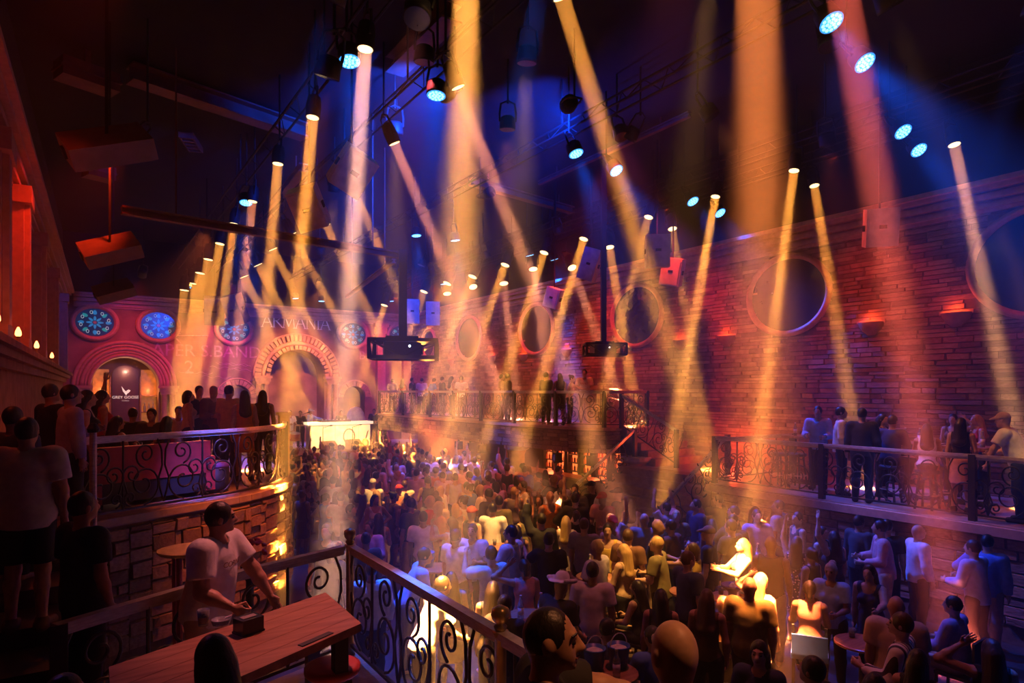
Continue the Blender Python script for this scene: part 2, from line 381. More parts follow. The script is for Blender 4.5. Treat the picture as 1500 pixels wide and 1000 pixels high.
for cx_, r_, zs_, z0_, _d in ARCHES[2:]:
    par = struct(thing('trim_%d' % (22+(cx_ > 9)), 'small sandstone arch beside the great arch', None))
    voussoirs(par, cx_, zs_, r_+.02, r_+.26, 13, .02, .10, sand); arch_band(par, cx_, zs_, r_+.30, .04, mould)
door_m = mat('purple_door', (.16, .05, .16), rough=.5)
struct(MB().prism(arch_loop(6.15, .55, 3.5, 1.3), -.06, 0, Matrix(((1, 0, 0, 0), (0, 0, -1, YB+.5), (0, 1, 0, 0), (0, 0, 0, 1)))).obj('door_1', door_m))
struct(MB().prism(arch_loop(11.95, .5, 3.5, 1.3), -.06, 0, Matrix(((1, 0, 0, 0), (0, 0, -1, YB+.5), (0, 1, 0, 0), (0, 0, 0, 1)))).obj('door_2', steel))
# pilaster between the end wall and the corner
for k, x in enumerate((13.35, 14.85)):
    t = MB(); t.box((x-.22, YB-.3, 1.2), (x+.22, YB, 7.0)); t.box((x-.3, YB-.36, 6.95), (x+.3, YB, 7.5)); t.box((x-.38, YB-.42, 7.3), (x+.38, YB, 7.5)); struct(t.obj('trim_%d' % (30+k), mould))

# lettering over the arch: stroked roman capitals with serifs
pale = mat('pale_letter_glow', (.80, .72, .72), rough=.5, emit=(.9, .7, .8), es=.12)  # letters get a faint glow of their own, with no lamp
def letter(ch, h):
    S = {'A': [((0, 0), (.36, 1), .5), ((.36, 1), (.74, 0), 1.1), ((.13, .36), (.60, .36), .5)], 'R': [((.1, 0), (.1, 1), 1.1)], 'M': [((.08, 0), (.16, 1), .5), ((.16, 1), (.48, .1), 1.1), ((.48, .1), (.82, 1), .5), ((.82, 1), (.92, 0), 1.1)],
         'N': [((.1, 0), (.1, 1), .5), ((.1, 1), (.72, 0), 1.1), ((.72, 0), (.72, 1), .5)], 'I': [((.15, 0), (.15, 1), 1.1)]}[ch]
    t = MB(); w0 = .085*h
    for a, b, w in S: t.bar((a[0]*h, 0, a[1]*h), (b[0]*h, 0, b[1]*h), .03, w0*w, (1, 0, 0)) if abs(a[0]-b[0]) < .01 else t.bar((a[0]*h, 0, a[1]*h), (b[0]*h, 0, b[1]*h), .03, w0*w)
    feet = {'A': [(0, 0), (.74, 0)], 'R': [(.1, 0), (.1, 1)], 'M': [(.08, 0), (.92, 0), (.14, 1), (.84, 1)], 'N': [(.1, 0), (.1, 1), (.72, 1)], 'I': [(.15, 0), (.15, 1)]}[ch]
    for x, z in feet: t.box(((x-.1)*h, -.015, z*h-.012), ((x+.1)*h, .015, z*h+.012))
    if ch == 'R':
        t.tube([(.1*h+.42*h*math.sin(math.pi*k/10), 0, (1-.25*(1-math.cos(math.pi*k/10)))*h) for k in range(11)], .03*h, 4); t.bar((.28*h, 0, .5*h), (.74*h, 0, 0), .03, w0)
    return t, {'A': .80, 'R': .76, 'M': 1.04, 'N': .86, 'I': .36}[ch]
sign = thing('wall_lettering', 'pale serif capital letters reading ARMANIA above the great arch', 'sign', (7.30, YB-.04, 7.02))
u = 0
for ch in 'ARMANIA':
    t, w = letter(ch, .62); o = t.obj('letter', pale, sign); o.location = (u*.62, 0, 0); u += w
# projected light graphic put into pale paint on the wall: rows of heavy letters
ghost = mat('projected_light_as_paint', (.62, .42, .48), (.36, .2, .26), rough=.9, scale=7)
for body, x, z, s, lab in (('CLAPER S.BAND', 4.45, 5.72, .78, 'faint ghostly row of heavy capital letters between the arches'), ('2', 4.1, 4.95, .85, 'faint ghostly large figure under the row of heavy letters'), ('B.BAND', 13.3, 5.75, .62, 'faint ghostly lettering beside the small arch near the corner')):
    o = link('painted_projection_lettering', text_mesh(body, s, ghost, .004), None, (x, YB-.012, z), (math.pi/2, 0, 0)); tag(o, lab, 'lettering')
g = thing('painted_projection_ornament', 'faint scribbled ornament lines under the ghostly wall letters', 'ornament', (0, YB-.03, 0))
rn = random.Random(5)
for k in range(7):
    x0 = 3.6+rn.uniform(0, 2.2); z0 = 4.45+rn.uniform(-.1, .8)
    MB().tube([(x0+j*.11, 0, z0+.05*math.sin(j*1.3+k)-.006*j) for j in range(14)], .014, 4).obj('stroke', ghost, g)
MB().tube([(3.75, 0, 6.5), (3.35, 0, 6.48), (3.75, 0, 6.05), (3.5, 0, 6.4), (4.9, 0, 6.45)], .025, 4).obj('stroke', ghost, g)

# ---------------------------------------------------------------- lit bottle niche inside the arch of the end wall
nb = YB+1.05
t = thing('sign_panel', 'tall dark panel with white goose emblem and white GREY GOOSE lettering', 'sign', (1.62, nb-.30, 1.25))
dark_p = mat('dark_brown_panel', (.11, .045, .04), rough=.4)
MB().prism([(-.52, 0), (-.52, 3.35)]+[(-.52*math.cos(math.pi*k/12), 3.35+.42*math.sin(math.pi*k/12)) for k in range(13)]+[(.52, 3.35), (.52, 0)][:2], -.04, .04, Matrix(((1, 0, 0, 0), (0, 0, -1, 0), (0, 1, 0, 0), (0, 0, 0, 1)))).obj('board', dark_p, t)
wl = mat('white_sign_glow', (.9, .85, .8), emit=(1, .85, .7), es=.7)  # sign lettering and emblem have brightness put in as emission
o = link('lettering', text_mesh('GREY GOOSE', .17, wl), t, (0, -.05, 2.35), (math.pi/2, 0, 0)); o = link('lettering', text_mesh('V O D K A', .06, wl), t, (0, -.05, 2.2), (math.pi/2, 0, 0))
em = [(-.16, 2.86), (-.10, 2.62), (-.02, 2.52), (.08, 2.52), (.16, 2.60), (.20, 2.66), (.12, 2.70), (.06, 2.66), (.03, 2.62), (-.03, 2.66), (-.08, 2.74)]
MB().prism(em, .05, .056, Matrix(((1, 0, 0, 0), (0, 0, -1, 0), (0, 1, 0, 0), (0, 0, 0, 1)))).obj('emblem', wl, t)
MB().prism([(-.02, 2.54), (.0, 2.46), (.05, 2.46), (.06, 2.54)], .05, .056, Matrix(((1, 0, 0, 0), (0, 0, -1, 0), (0, 1, 0, 0), (0, 0, 0, 1)))).obj('emblem_tail', wl, t)
glow((1.62, nb-.62, 4.75), 26, (1, .55, .35), .04)
for s, lab in ((-1, 'wooden back shelf with bottles, on the goose panel side facing the red wall'), (1, 'wooden back shelf with bottles, on the goose panel side facing the stage')):
    x = 1.62+s*.92; q = thing('bottle_shelf', lab, 'shelf', (x, nb-.25, 1.25))
    MB().box((-.30, .16, 0), (.30, .2, 3.6)).obj('back_panel', mat('mottled_amber_panel', (.62, .26, .06), (.22, .06, .02), scale=5, rough=.3, emit=(1, .28, .05), es=.35), q)
    for z in (.9, 1.65, 2.4): MB().box((-.32, -.16, z), (.32, .17, z+.05)).obj('shelf_board', wood, q)
    for sx in (-1, 1): MB().box((sx*.34-.03, -.16, 0), (sx*.34+.03, .2, 3.3)).obj('upright', wood, q)
    for j in range(3):
        b = thing('bottle', 'clear glass bottle standing on the niche shelves beside the goose panel', 'bottle', (x-.17+.17*j, nb-.30, 1.25+1.70), 0, 'bottles in the arched niche')
        MB().lathe([(.05, 0), (.055, .02), (.055, .22), (.02, .30), (.018, .38)], 10).obj('glass_body', glass_m, b, True); MB().lathe([(.022, .36), (.022, .41)], 8).obj('cap', white_p, b)
    glow((x, nb-.55, 3.9), 18, (1, .35, .10), .04)
# wall sconces on the stone wall
sc_shell = mat('terracotta_sconce', (.55, .28, .18), rough=.6); sc_in = mat('glowing_sconce_slot', (1, .4, .15), emit=(1, .20, .05), es=4)
for k, (px, py) in enumerate(((1402, 458), (1277, 472), (1066, 492), (998, 498), (831, 512), (722, 521), (768, 519), (662, 527))):
    p = atX(px, py, XR); 
    q = thing('wall_sconce', 'half-bowl terracotta wall sconce glowing red on the stone wall', 'sconce', p, -math.pi/2, 'sconces along the stone wall')
    pr = [(.30*math.cos(math.pi*j/12), -.22*math.sin(math.pi*j/12)) for j in range(13)]
    t = MB(); rings = [(1, 0), (.92, -.09), (.68, -.2), (.3, -.3)]
    for sc_, z in rings: t.v += [(x*sc_, y*sc_, z) for x, y in pr]
    for i in range(3):
        for j in range(12): t.f.append((i*13+j, i*13+j+1, (i+1)*13+j+1, (i+1)*13+j))
    t.f.append(tuple(39+j for j in range(13))); t.obj('bowl', sc_shell, q, True)
    MB().prism([(x*.9, y*.9) for x, y in pr], -.02, .0).obj('glow_slot', sc_in, q)
    MB().box((-.32, -.05, -.04), (.32, 0, .05)).obj('wall_plate', sc_shell, q)
    glow(p+Vector((-.16, 0, .10)), 5, (1, .08, .02), .05)
# ================================================================== LEVELS, STAGE AND RAILINGS
def curve_pts(pts, n=6):                  # Catmull-Rom through points
    pts = [Vector((*p, 0)) for p in pts]; P = [2*pts[0]-pts[1]]+pts+[2*pts[-1]-pts[-2]]; out = []
    for i in range(1, len(P)-2):
        for k in range(n):
            t = k/n; out.append(.5*((2*P[i])+(-P[i-1]+P[i+1])*t+(2*P[i-1]-5*P[i]+4*P[i+1]-P[i+2])*t*t+(-P[i-1]+3*P[i]-3*P[i+1]+P[i+2])*t**3))
    return [(p.x, p.y) for p in out]+[(pts[-1].x, pts[-1].y)]
# wrought-iron scrolls, drawn once in a 1.2 x .85 panel
def spiral(cx, cz, r0, r1, a0, turns, n=26):
    return [(cx+(r0+(r1-r0)*(k/n)**.8)*math.cos(a0+turns*2*math.pi*k/n), 0, cz+(r0+(r1-r0)*(k/n)**.8)*math.sin(a0+turns*2*math.pi*k/n)) for k in range(n+1)]
def mir(pts): return [(1.2-x, y, z) for x, y, z in pts]
base_scrolls = [spiral(.30, .29, .27, .05, R(-90), -1.55), spiral(.27, .66, .17, .03, R(-80), 1.5), [(.60, 0, .0), (.54, 0, .2)]+spiral(.47, .42, .14, .03, R(-10), 1.35, 20), spiral(.5, .13, .10, .025, R(-90), 1.3, 18), [(.1, 0, .85), (.03, 0, .7), (.02, 0, .5), (.08, 0, .33), (.05, 0, .18), (0, 0, .02)]]
SCROLL = []
for s in base_scrolls:
    for q in (s, mir(s)): SCROLL.append(MB().tube([(x-.6, y, z) for x, y, z in q], .013, 5).mesh('scroll', iron, True))
SCROLL.append(MB().tube([(0, 0, 0), (0, 0, .85)], .014, 6).mesh('bar', iron))
POST = MB().box((-.05, -.05, 0), (.05, .05, 1.12)).mesh('post', iron)
BPOST = MB().lathe([(.055, 0), (.055, .1), (.038, .13), (.038, 1.08), (.055, 1.12)], 12).mesh('post', brass, True)
BALL = MB().lathe([(.03, 1.12), (.045, 1.15), (.03, 1.17), (.055, 1.20), (.062, 1.23), (.055, 1.265), (.02, 1.285)], 14).mesh('ball_finial', brass, True)
def railing(label, path, z, post_at=(), height=1.05, panel=1.2, posts=POST, ball=False, group=None, rise=0, railm=None, skip=()):
    """path: floor points; top rail, bottom rail, posts and one set of scrolls per panel"""
    e = thing('balcony_railing', label, 'railing', (path[0][0], path[0][1], z), 0, group); o0 = Vector((path[0][0], path[0][1], z))
    P = [Vector((x, y, z)) for x, y in path]; L = [0]
    for a, b in zip(P, P[1:]): L.append(L[-1]+(b-a).length)
    def at(s):
        s = min(max(s, 0), L[-1])
        for i in range(len(P)-1):
            if s <= L[i+1]+1e-6:
                f = (s-L[i])/(L[i+1]-L[i]); p = P[i].lerp(P[i+1], f); p.z = z+rise*s; return p
        return P[-1]
    q = [at(l) for l in L]
    t = MB()
    for a, b in zip(q, q[1:]):
        t.bar(a-o0+Vector((0, 0, height)), b-o0+Vector((0, 0, height)), .075, .045)
        t.bar(a-o0+Vector((0, 0, height-.04)), b-o0+Vector((0, 0, height-.04)), .035, .05)
    t.obj('top_rail', railm or rail_m, e)
    t = MB()
    for a, b in zip(q, q[1:]): t.bar(a-o0+Vector((0, 0, .1)), b-o0+Vector((0, 0, .1)), .03, .03)
    t.obj('bottom_rail', iron, e)
    for s in post_at:
        p = link('post', posts, e, at(s*L[-1])-o0, None, (1, 1, (height+.02)/1.12))
        if ball: link('ball_finial', BALL, p)
    n = max(1, round(L[-1]/panel))
    for k in range(n):
        a = at(L[-1]*k/n); b = at(L[-1]*(k+1)/n); d = (b-a); ln = Vector((d.x, d.y)).length; m = (a+b)/2-o0
        for i, me in enumerate(SCROLL):
            if i in skip: continue
            o = link('scroll', me, e, m+Vector((0, 0, .11)), (0, 0, math.atan2(d.y, d.x)), (ln/1.2, 1, (height-.16)/.85))
            if rise: o.rotation_euler = (0, -math.atan2(d.z, ln), math.atan2(d.y, d.x))
    return e
# --- left balcony, z = 2.25, stone-faced, bulging towards the dance floor
LB = [(-1.05, 8.55), (-.25, 9.3), (.24, 9.7), (1.07, 10.15), (2.16, 10.75), (2.95, 11.7), (3.25, 12.6), (3.45, 14.5), (3.5, 18), (3.5, 25.6)]
lbc = curve_pts(LB, 5); ZL = 2.25
struct(MB().prism(lbc+[(xl(25.6), 25.6), (xl(8.5), 8.5)], 0, ZL-.10).obj('wall_balcony_left', mortar))
struct(MB().prism([(x+.0, y) for x, y in lbc]+[(xl(25.6), 25.6), (xl(8.5), 8.5)], ZL-.10, ZL).obj('floor_balcony_left', tile_m))
par = bpy.data.objects['wall_balcony_left']; lst = []
lbw = curve_pts(LB, 3)
for i, (a, b) in enumerate(zip(lbw, lbw[1:])):
    if b[1] > 20: break
    d = Vector((b[0]-a[0], b[1]-a[1], 0)); lst += lay((a[0], a[1], 0), d, (d.y, -d.x, 0), d.length, .5, ZL-.12, (.13, .24), (.28, .6), 40+i, None, (.03, .09))
place_stones(lst, par, 260)
t = MB()
for a, b in zip(lbc, lbc[1:]): t.bar((a[0], a[1], ZL-.02), (b[0], b[1], ZL-.02), .16, .09)
struct(t.obj('trim_40', sand))
railing('curved iron scroll railing of the stone-faced sofa balcony, with blue-lit top rail', curve_pts([(-.05, 9.42), (.3, 9.72), (1.07, 10.15), (2.16, 10.75), (2.9, 11.65), (3.2, 12.6)], 5), ZL, (0, .98))
q = thing('railing_post', 'thick square post wrapped in tan wood at the end of the curved railing', 'post', (3.22, 12.75, ZL)); MB().box((-.09, -.09, 0), (.09, .09, 1.18)).obj('shaft', stone2, q); MB().box((-.12, -.12, 1.18), (.12, .12, 1.24)).obj('cap', stone2, q)
q = thing('newel_post', 'tall slim steel post catching blue light at the stair head', 'post', (.10, 8.3, 1.95)); MB().lathe([(.035, 0), (.035, 1.5)], 12).obj('shaft', rail_m, q); MB().lathe([(.05, 1.5), (.06, 1.54), (.03, 1.6)], 12).obj('cap', black, q); MB().lathe([(.07, 0), (.07, .03)], 12).obj('foot', black, q)
# --- stairs along the left wall between platform and balcony
for k in range(6):
    y0 = 4.9+k*.62; struct(MB().box((xl(5)+.02, y0, 0), (.15, y0+.62 if k < 5 else 8.62, 1.25+(k+1)*.165)).obj('floor_step_%d' % (k+1), floor_m))
# --- near platform, z = 1.25
ZP = 1.25
PLAT = [(xl(-3), -3.4), (3.4, -3.4), (3.4, 2.0), (2.33, 3.2), (2.33, 6.46), (1.15, 6.04), (-.2, 5.3), (xl(5), 4.9)]
struct(MB().prism(PLAT, 0, ZP-.04).obj('wall_platform', black))
struct(MB().prism(PLAT, ZP-.04, ZP).obj('floor_platform', board_m))
railing('polished railing with brass ball posts round the wooden-table platform', [(2.25, 2.75), (2.25, 6.34)], ZP, (.215, 1.0), 1.08, 1.2, BPOST, True, skip=(4,))
railing('iron scroll railing behind the server in the white shirt', [(2.17, 6.32), (1.15, 5.95), (.3, 5.5), (-.15, 5.25)], ZP, (.99,), 1.08, 1.15)
# --- right balcony, z = 1.8
ZR, XB = 1.8, 11.9
struct(MB().box((XB, -3.9, 0), (XR, 9.75, ZR-.1)).obj('wall_balcony_right', mortar))
struct(MB().box((XB-.03, -3.9, ZR-.1), (XR, 9.75, ZR)).obj('floor_balcony_right', tile_m))
struct(MB().box((XB-.12, -3.9, ZR-.16), (XB+.1, 9.8, ZR-.02)).obj('trim_41', mould))
place_stones(lay((XB, 1.5, 0), (0, 1, 0), (-1, 0, 0), 8.2, .3, ZR-.18, (.12, .2), (.3, .7), 55), bpy.data.objects['wall_balcony_right'], 200)
railing('long iron scroll railing of the balcony with bar stools under the sconces', [(XB+.08, 9.7), (XB+.08, 2.6)], ZR, (0, .36, .72))
railing('short iron return railing from the balcony corner post to the stone wall', [(XB+.16, 9.72), (XR-.1, 9.72)], ZR, (.97,), 1.0)
# --- far balcony over the bar, z = 2.8
ZF = 2.8
FB = curve_pts([(15.1, 14.5), (14.2, 14.15), (13.2, 14.1), (12.5, 14.7), (12.1, 16.4), (11.9, 20), (11.9, 24.5), (11.9, 29.5)], 5)
struct(MB().prism(FB+[(XR, 29.5)], ZF-.75, ZF-.08).obj('ceiling_bar', mortar)); struct(MB().prism(FB+[(XR, 29.5)], ZF-.08, ZF).obj('floor_balcony_far', tile_m))
lst = []
fbw = curve_pts([(15.1, 14.5), (14.2, 14.15), (13.2, 14.1), (12.5, 14.7), (12.1, 16.4), (11.9, 20), (11.9, 24.5), (11.9, 29.5)], 2)
for i, (a, b) in enumerate(zip(fbw, fbw[1:])):
    d = Vector((b[0]-a[0], b[1]-a[1], 0)); lst += lay((a[0], a[1], 0), d, (-d.y, d.x, 0), d.length, ZF-.75, ZF-.1, (.1, .17), (.25, .55), 70+i)
place_stones(lst, bpy.data.objects['ceiling_bar'], 220)
t = MB()
for a, b in zip(FB, FB[1:]): t.bar((a[0], a[1], ZF-.03), (b[0], b[1], ZF-.03), .14, .08)
struct(t.obj('trim_42', mould))
railing('curved iron scroll railing of the high balcony over the red-lit bar', [(x+.06, y+.06) for x, y in FB[4:]], ZF, (0, .10, .2, .32, .44, .56, .68, .84, 1), 1.08)
# recess of the bar below
struct(MB().box((14.75, 14.6, 0), (XR, 29.4, ZF-.75)).obj('wall_bar', steel))
for k, (px, w) in enumerate(((806, .58), (823, .58), (843, .58), (862, .58), (884, .62), (909, .66))):
    p = atX(px, 680, 14.6)
    q = thing('bar_shelf', ['red-lit bar shelf unit packed with bottles under the high balcony', 'red-lit bar shelf unit packed with bottles under the high balcony'][0], 'shelf', (14.62, p.y, 0), -math.pi/2, 'backlit bar shelves')
    MB().box((-w/2, .06, .7), (w/2, .1, ZF-.8)).obj('light_panel', mat('backlit_red_panel', (1, .3, .1), (.8, .1, .03), scale=9, emit=(1, .17, .04), es=1.8), q)
    for z in (.72, 1.02, 1.32, 1.62, 1.92): MB().box((-w/2, -.12, z), (w/2, .06, z+.03)).obj('shelf_board', black, q)
    for s in (-1, 1): MB().box((s*w/2-.03, -.14, .6), (s*w/2+.03, .1, ZF-.78)).obj('upright', black, q)
    rn = random.Random(k)
    for z in (1.05, 1.35, 1.65):
        for j in range(int(w/.16)):
            b = MB().lathe([(.04, 0), (.04, .14), (.014, .18), (.014, .22)], 7, Matrix.Translation((-w/2+.1+j*.16, -.03, z))).obj('bottle', mat('amber_bottle_%d' % (j % 3), ((.5, .12, .03), (.2, .05, .03), (.6, .4, .2))[j % 3], rough=.2), q)
glow((14.2, 16.3, 1.7), 60, (1, .14, .04), .15); glow((14.2, 18.8, 1.7), 60, (1, .16, .05), .15)
struct(MB().box((13.0, 15.2, 0), (13.5, 21, 1.08)).obj('wall_bar_counter', steel)); struct(MB().box((12.9, 15.1, 1.08), (13.6, 21.1, 1.14)).obj('trim_43', wood))
for px, py, xx, lab in ((931, 652, 13.0, 'orange pillar with pale moulded cap at the end of the bar'), (757, 648, 12.4, 'orange pillar with pale moulded cap in the middle of the bar front')):
    p = atX(px, py, xx); q = thing('bar_pillar', lab, 'pillar', (p.x, p.y, 0)); top = min(p.z, ZF-.76)
    MB().lathe([(.34, 0), (.34, .15), (.28, .2), (.27, top-.3), (.33, top-.16)], 18).obj('shaft', mould, q, True); MB().lathe([(.36, top-.16), (.44, top-.10), (.44, top)], 18).obj('cap', white_p, q)
for k, px in enumerate((800, 841, 888, 690, 705, 668)):   # small black flood lights under the stone fascia
    p = atX(px, 645 if px > 780 else 632, 11.95); y = p.y; z = ZF-.9
    i = min(range(len(FB)), key=lambda j: abs(FB[j][1]-y)+(0 if j > 8 else 9)); x = FB[i][0]+.1
    q = thing('flood_light', 'small black flood light hung under the stone fascia of the bar', 'light', (x, FB[i][1], ZF-.75), 0, 'flood lights under the bar fascia')
    MB().box((-.03, -.03, -.08), (.03, .03, 0)).obj('bracket', black, q); MB().box((-.12, -.10, -.38), (.12, .10, -.08)).obj('housing', black, q); MB().box((-.14, -.08, -.36), (-.12, .08, -.1)).obj('lens', glassd, q)
# pale lit doorway under the far end of the high balcony
struct(MB().box((14.70, 26.3, 0), (14.75, 27.5, 2.0)).obj('door_3', mat('pale_lit_door', (.8, .85, .9), emit=(.8, .85, 1), es=.8)))
# orange wall panel beneath the balcony
struct(MB().box((12.3, 21.5, 0), (12.4, 26, ZF-.75)).obj('wall_under_balcony', mould))
glow((11.2, 24, 1.9), 80, (1, .16, .04), .2)
# --- stairs between the two right-hand balconies
for k in range(9):
    struct(MB().box((10.35+k*.27, 10.1, 0), (13.0, 13.4, (k+1)*.2)).obj('floor_stair_%d' % (k+1), stone2))
struct(MB().box((13.0, 9.76, 0), (XR, 14.0, 1.8)).obj('floor_landing', tile_m))
for k in range(5): struct(MB().box((13.2, 12.7+k*.28, 1.8), (XR, 14.1, 1.8+(k+1)*.2)).obj('floor_upper_step_%d' % (k+1), stone2))
railing('sloping iron stair railing with pale scrolls, on the bar side', [(10.4, 13.3), (13.0, 13.3)], .15, (0, 1), .95, 1.2, rise=.66)
railing('sloping iron stair railing beside the right balcony wall', [(10.4, 10.15), (13.0, 10.15)], .15, (0, 1), .95, 1.2, rise=.66)
railing('dark stair railing climbing from the landing to the high balcony', [(13.15, 11.9), (13.15, 14.0)], 1.85, (0, 1), 1.0, 1.1, rise=.45)
glow((14.6, 11.2, 2.3), 60, (1, .08, .02), .1)
# --- stage
ZS = 1.25
SF = curve_pts([(3.5, 25.6), (5.2, 26.1), (6.8, 26.5), (9.3, 27.3), (11.0, 28.5), (11.9, 29.6)], 5)
struct(MB().prism(SF+[(XR-.02, 29.6), (XR-.02, YB), (xl(33), YB), (xl(26), 25.6)], 0, ZS-.06).obj('wall_stage', mortar)); struct(MB().prism(SF+[(XR-.02, 29.6), (XR-.02, YB), (xl(33), YB), (xl(26), 25.6)], ZS-.06, ZS).obj('floor_stage', board_m))
lst = []
sfw = curve_pts([(3.5, 25.6), (5.2, 26.1), (6.8, 26.5), (9.3, 27.3), (11.0, 28.5), (11.9, 29.6)], 2)
for i, (a, b) in enumerate(zip(sfw, sfw[1:])):
    d = Vector((b[0]-a[0], b[1]-a[1], 0)); lst += lay((a[0], a[1], 0), d, (d.y, -d.x, 0), d.length, .35, ZS-.08, (.12, .2), (.22, .45), 90+i, None, (.03, .1))
place_stones(lst, bpy.data.objects['wall_stage'], 200)
t = MB()
for a, b in zip(SF, SF[1:]): t.bar((a[0], a[1], ZS-.03), (b[0], b[1], ZS-.03), .14, .07)
struct(t.obj('trim_44', sand))
# ================================================================== CEILING RIG, BEAM LIGHTS, LOUDSPEAKERS, PROJECTORS
ZT, ZLAMP = 9.35, 8.7
for x, lab in ((3.45, 'black lighting truss over the sofa balcony edge'), (5.0, 'black lighting truss over the crossing amber beams'), (8.6, 'black lighting truss over the middle of the dance floor'), (13.2, 'black lighting truss along the bar balcony'), (14.5, 'black lighting truss close to the stone wall')):
    q = thing('lighting_truss', lab, 'truss', (x, 0, ZT))
    for dx, dz in ((-.15, 0), (.15, 0), (0, .26)): MB().tube([(dx, .5, dz), (dx, 32.4, dz)], .025, 6).obj('chord', black, q)
    t = MB()
    for k in range(54):
        y = .6+k*.59; s = -1 if k % 2 else 1
        t.tube([(-.15*s, y, 0), (0, y+.295, .26)], .012, 4); t.tube([(0, y+.295, .26), (.15*s, y+.59, 0)], .012, 4)
    t.obj('lacing', black, q)
    for y in (4, 11, 18, 25, 31): MB().bar((0, y, .26), (0, y, 10.6-ZT), .03).obj('hanger', black, q)
# roof steel that catches the red light
for lab, a, b, z, w in (('dark red roof beam crossing above the hanging speakers', (190, 118), (447, 203), 10.2, .42), ('thin dark red roof beam running to the zigzag brace', (178, 312), (594, 379), 7.2, .16), ('short slanting roof brace behind the bright column of light', (578, 108), (662, 28), 10.3, .4), ('slanting roof brace meeting the projector pole', (508, 436), (577, 384), 7.25, .10), ('roof tie running behind the amber beams', (690, 270), (838, 312), 10.1, .25), ('long thin roof tie high over the dance floor', (790, 270), (1010, 170), 10.3, .12), ('steep roof brace behind the tall amber beams', (385, 325), (445, 250), 9.9, .25)):
    p = atZ(*a, z); r_ = atZ(*b, z); q = thing('roof_beam', lab, 'beam', p)
    d = r_-p
    MB().bar((0, 0, 0), d, w, .04).obj('flange', steel, q); hw = w*.75; MB().bar((0, 0, hw/2), d+Vector((0, 0, hw/2)), .04, hw).obj('web', steel, q); MB().bar((0, 0, hw), d+Vector((0, 0, hw)), w, .04).obj('flange', steel, q)
    for f in (.15, .85): MB().bar(d*f+Vector((0, 0, hw)), (d.x*f, d.y*f, 10.6-p.z), .03).obj('hanger', steel, q)
vent = atZ(280, 213, 10.45); q = thing('ceiling_vent', 'pale ladder-like vent grille on the black ceiling', 'vent', vent, R(-20))
for s in (-1, 1): MB().box((s*.16-.02, -.55, 0), (s*.16+.02, .55, .15)).obj('side', steel, q)
for k in range(5): MB().box((-.16, -.5+k*.25-.03, 0), (.16, -.5+k*.25+.03, .15)).obj('slat', steel, q)
for (px, py, w, lab) in ((128, 126, 1.0, 'dark red duct box tucked under the ceiling, farther from the wall'), (145, 262, .7, 'dark red duct box tucked under the ceiling, behind the largest speaker')):
    q = thing('duct_box', lab, 'duct', atZ(px, py, 9.9), R(20)); MB().box((-w/2, -.25, 0), (w/2, .25, .36)).obj('casing', steel, q); MB().box((-w/2-.03, -.27, .15), (w/2+.03, .27, .19)).obj('seam', steel, q); MB().box((-.05, -.05, .36), (.05, .05, .7)).obj('hanger', steel, q)

def can_meshes():
    body = MB().lathe([(.05, .34), (.10, .32), (.13, .2), (.13, .02), (.115, 0)], 16)
    return body
HEAD = MB().lathe([(.06, .40), (.11, .36), (.135, .2), (.125, .03), (.135, 0)], 16).mesh('head', black, True)
LENS = MB().lathe([(.105, -.004), (.11, .01)], 18).mesh('lens', lens_m)
YOKE = MB().tube([(.16, 0, .15), (.17, 0, .3), (.14, 0, .5), (0, 0, .56), (-.14, 0, .5), (-.17, 0, .3), (-.16, 0, .15)], .022, 6).mesh('yoke', black)
ROD = MB().tube([(0, 0, 0), (0, 0, 1)], .02, 6).mesh('hanger', black)
PHEAD = MB().lathe([(.10, .26), (.15, .22), (.165, .05), (.165, 0)], 18).mesh('can', black, True)
t = MB()
for rr, n in ((0, 1), (.055, 6), (.11, 12)):
    for k in range(n):
        th = 2*math.pi*k/n+rr*3; t.lathe([(.022, -.014), (.024, -.002)], 8, Matrix.Translation((rr*math.cos(th), rr*math.sin(th), 0)))
LEDS = t.mesh('led_array', led_m)
FACE = MB().lathe([(.155, -.004), (.155, .01)], 18).mesh('face', mat('blue_lamp_face', (.05, .3, .8), emit=(.05, .36, 1), es=1.3))
def housing(name, label, cat, p, target, group, head, yoke=True, s=1.0):
    d = (Vector(target)-Vector(p)).normalized(); e = thing(name, label, cat, p, 0, group)
    rot = (-d).to_track_quat('Z', 'Y').to_euler()
    h = link(head.name, head, e, (0, 0, 0), rot, (s, s, s))
    top = -d*.5*s
    link('yoke', YOKE, e, (0, 0, 0), rot, (s, s, s))
    link('hanger', ROD, e, top, None, (1, 1, max(.05, 10.6-p[2]-top.z)))
    return e, h, rot, d
def beam(p, q, energy, col, size=.2, spread=3.4, label='', group=None, s=1.0):
    """a moving-head lamp at p throwing a tight shaft through q; the shaft is the hall's haze lit by this lamp"""
    p = Vector(p); e, h, rot, d = housing('moving_head_light', label, 'spotlight', p, q, group, HEAD, s=s*size/.2)
    link('lens', LENS, h, (0, 0, 0))
    l = bpy.data.lights.new('beam', 'AREA'); l.shape = 'DISK'; l.size = size; l.spread = R(spread); l.energy = energy; l.color = col
    o = bpy.data.objects.new('beam', l); C.objects.link(o); o.location = p+d*.02; aim(o, p+d)
GL, GR, GM, GN = 'beam lights over the sofa balcony', 'beam lights along the bar balcony truss', 'crossing beam lights over the crowd', 'beam lights close to the stone wall'
AM, PK = (1, .35, .05), (1, .30, .13)
BE = 245
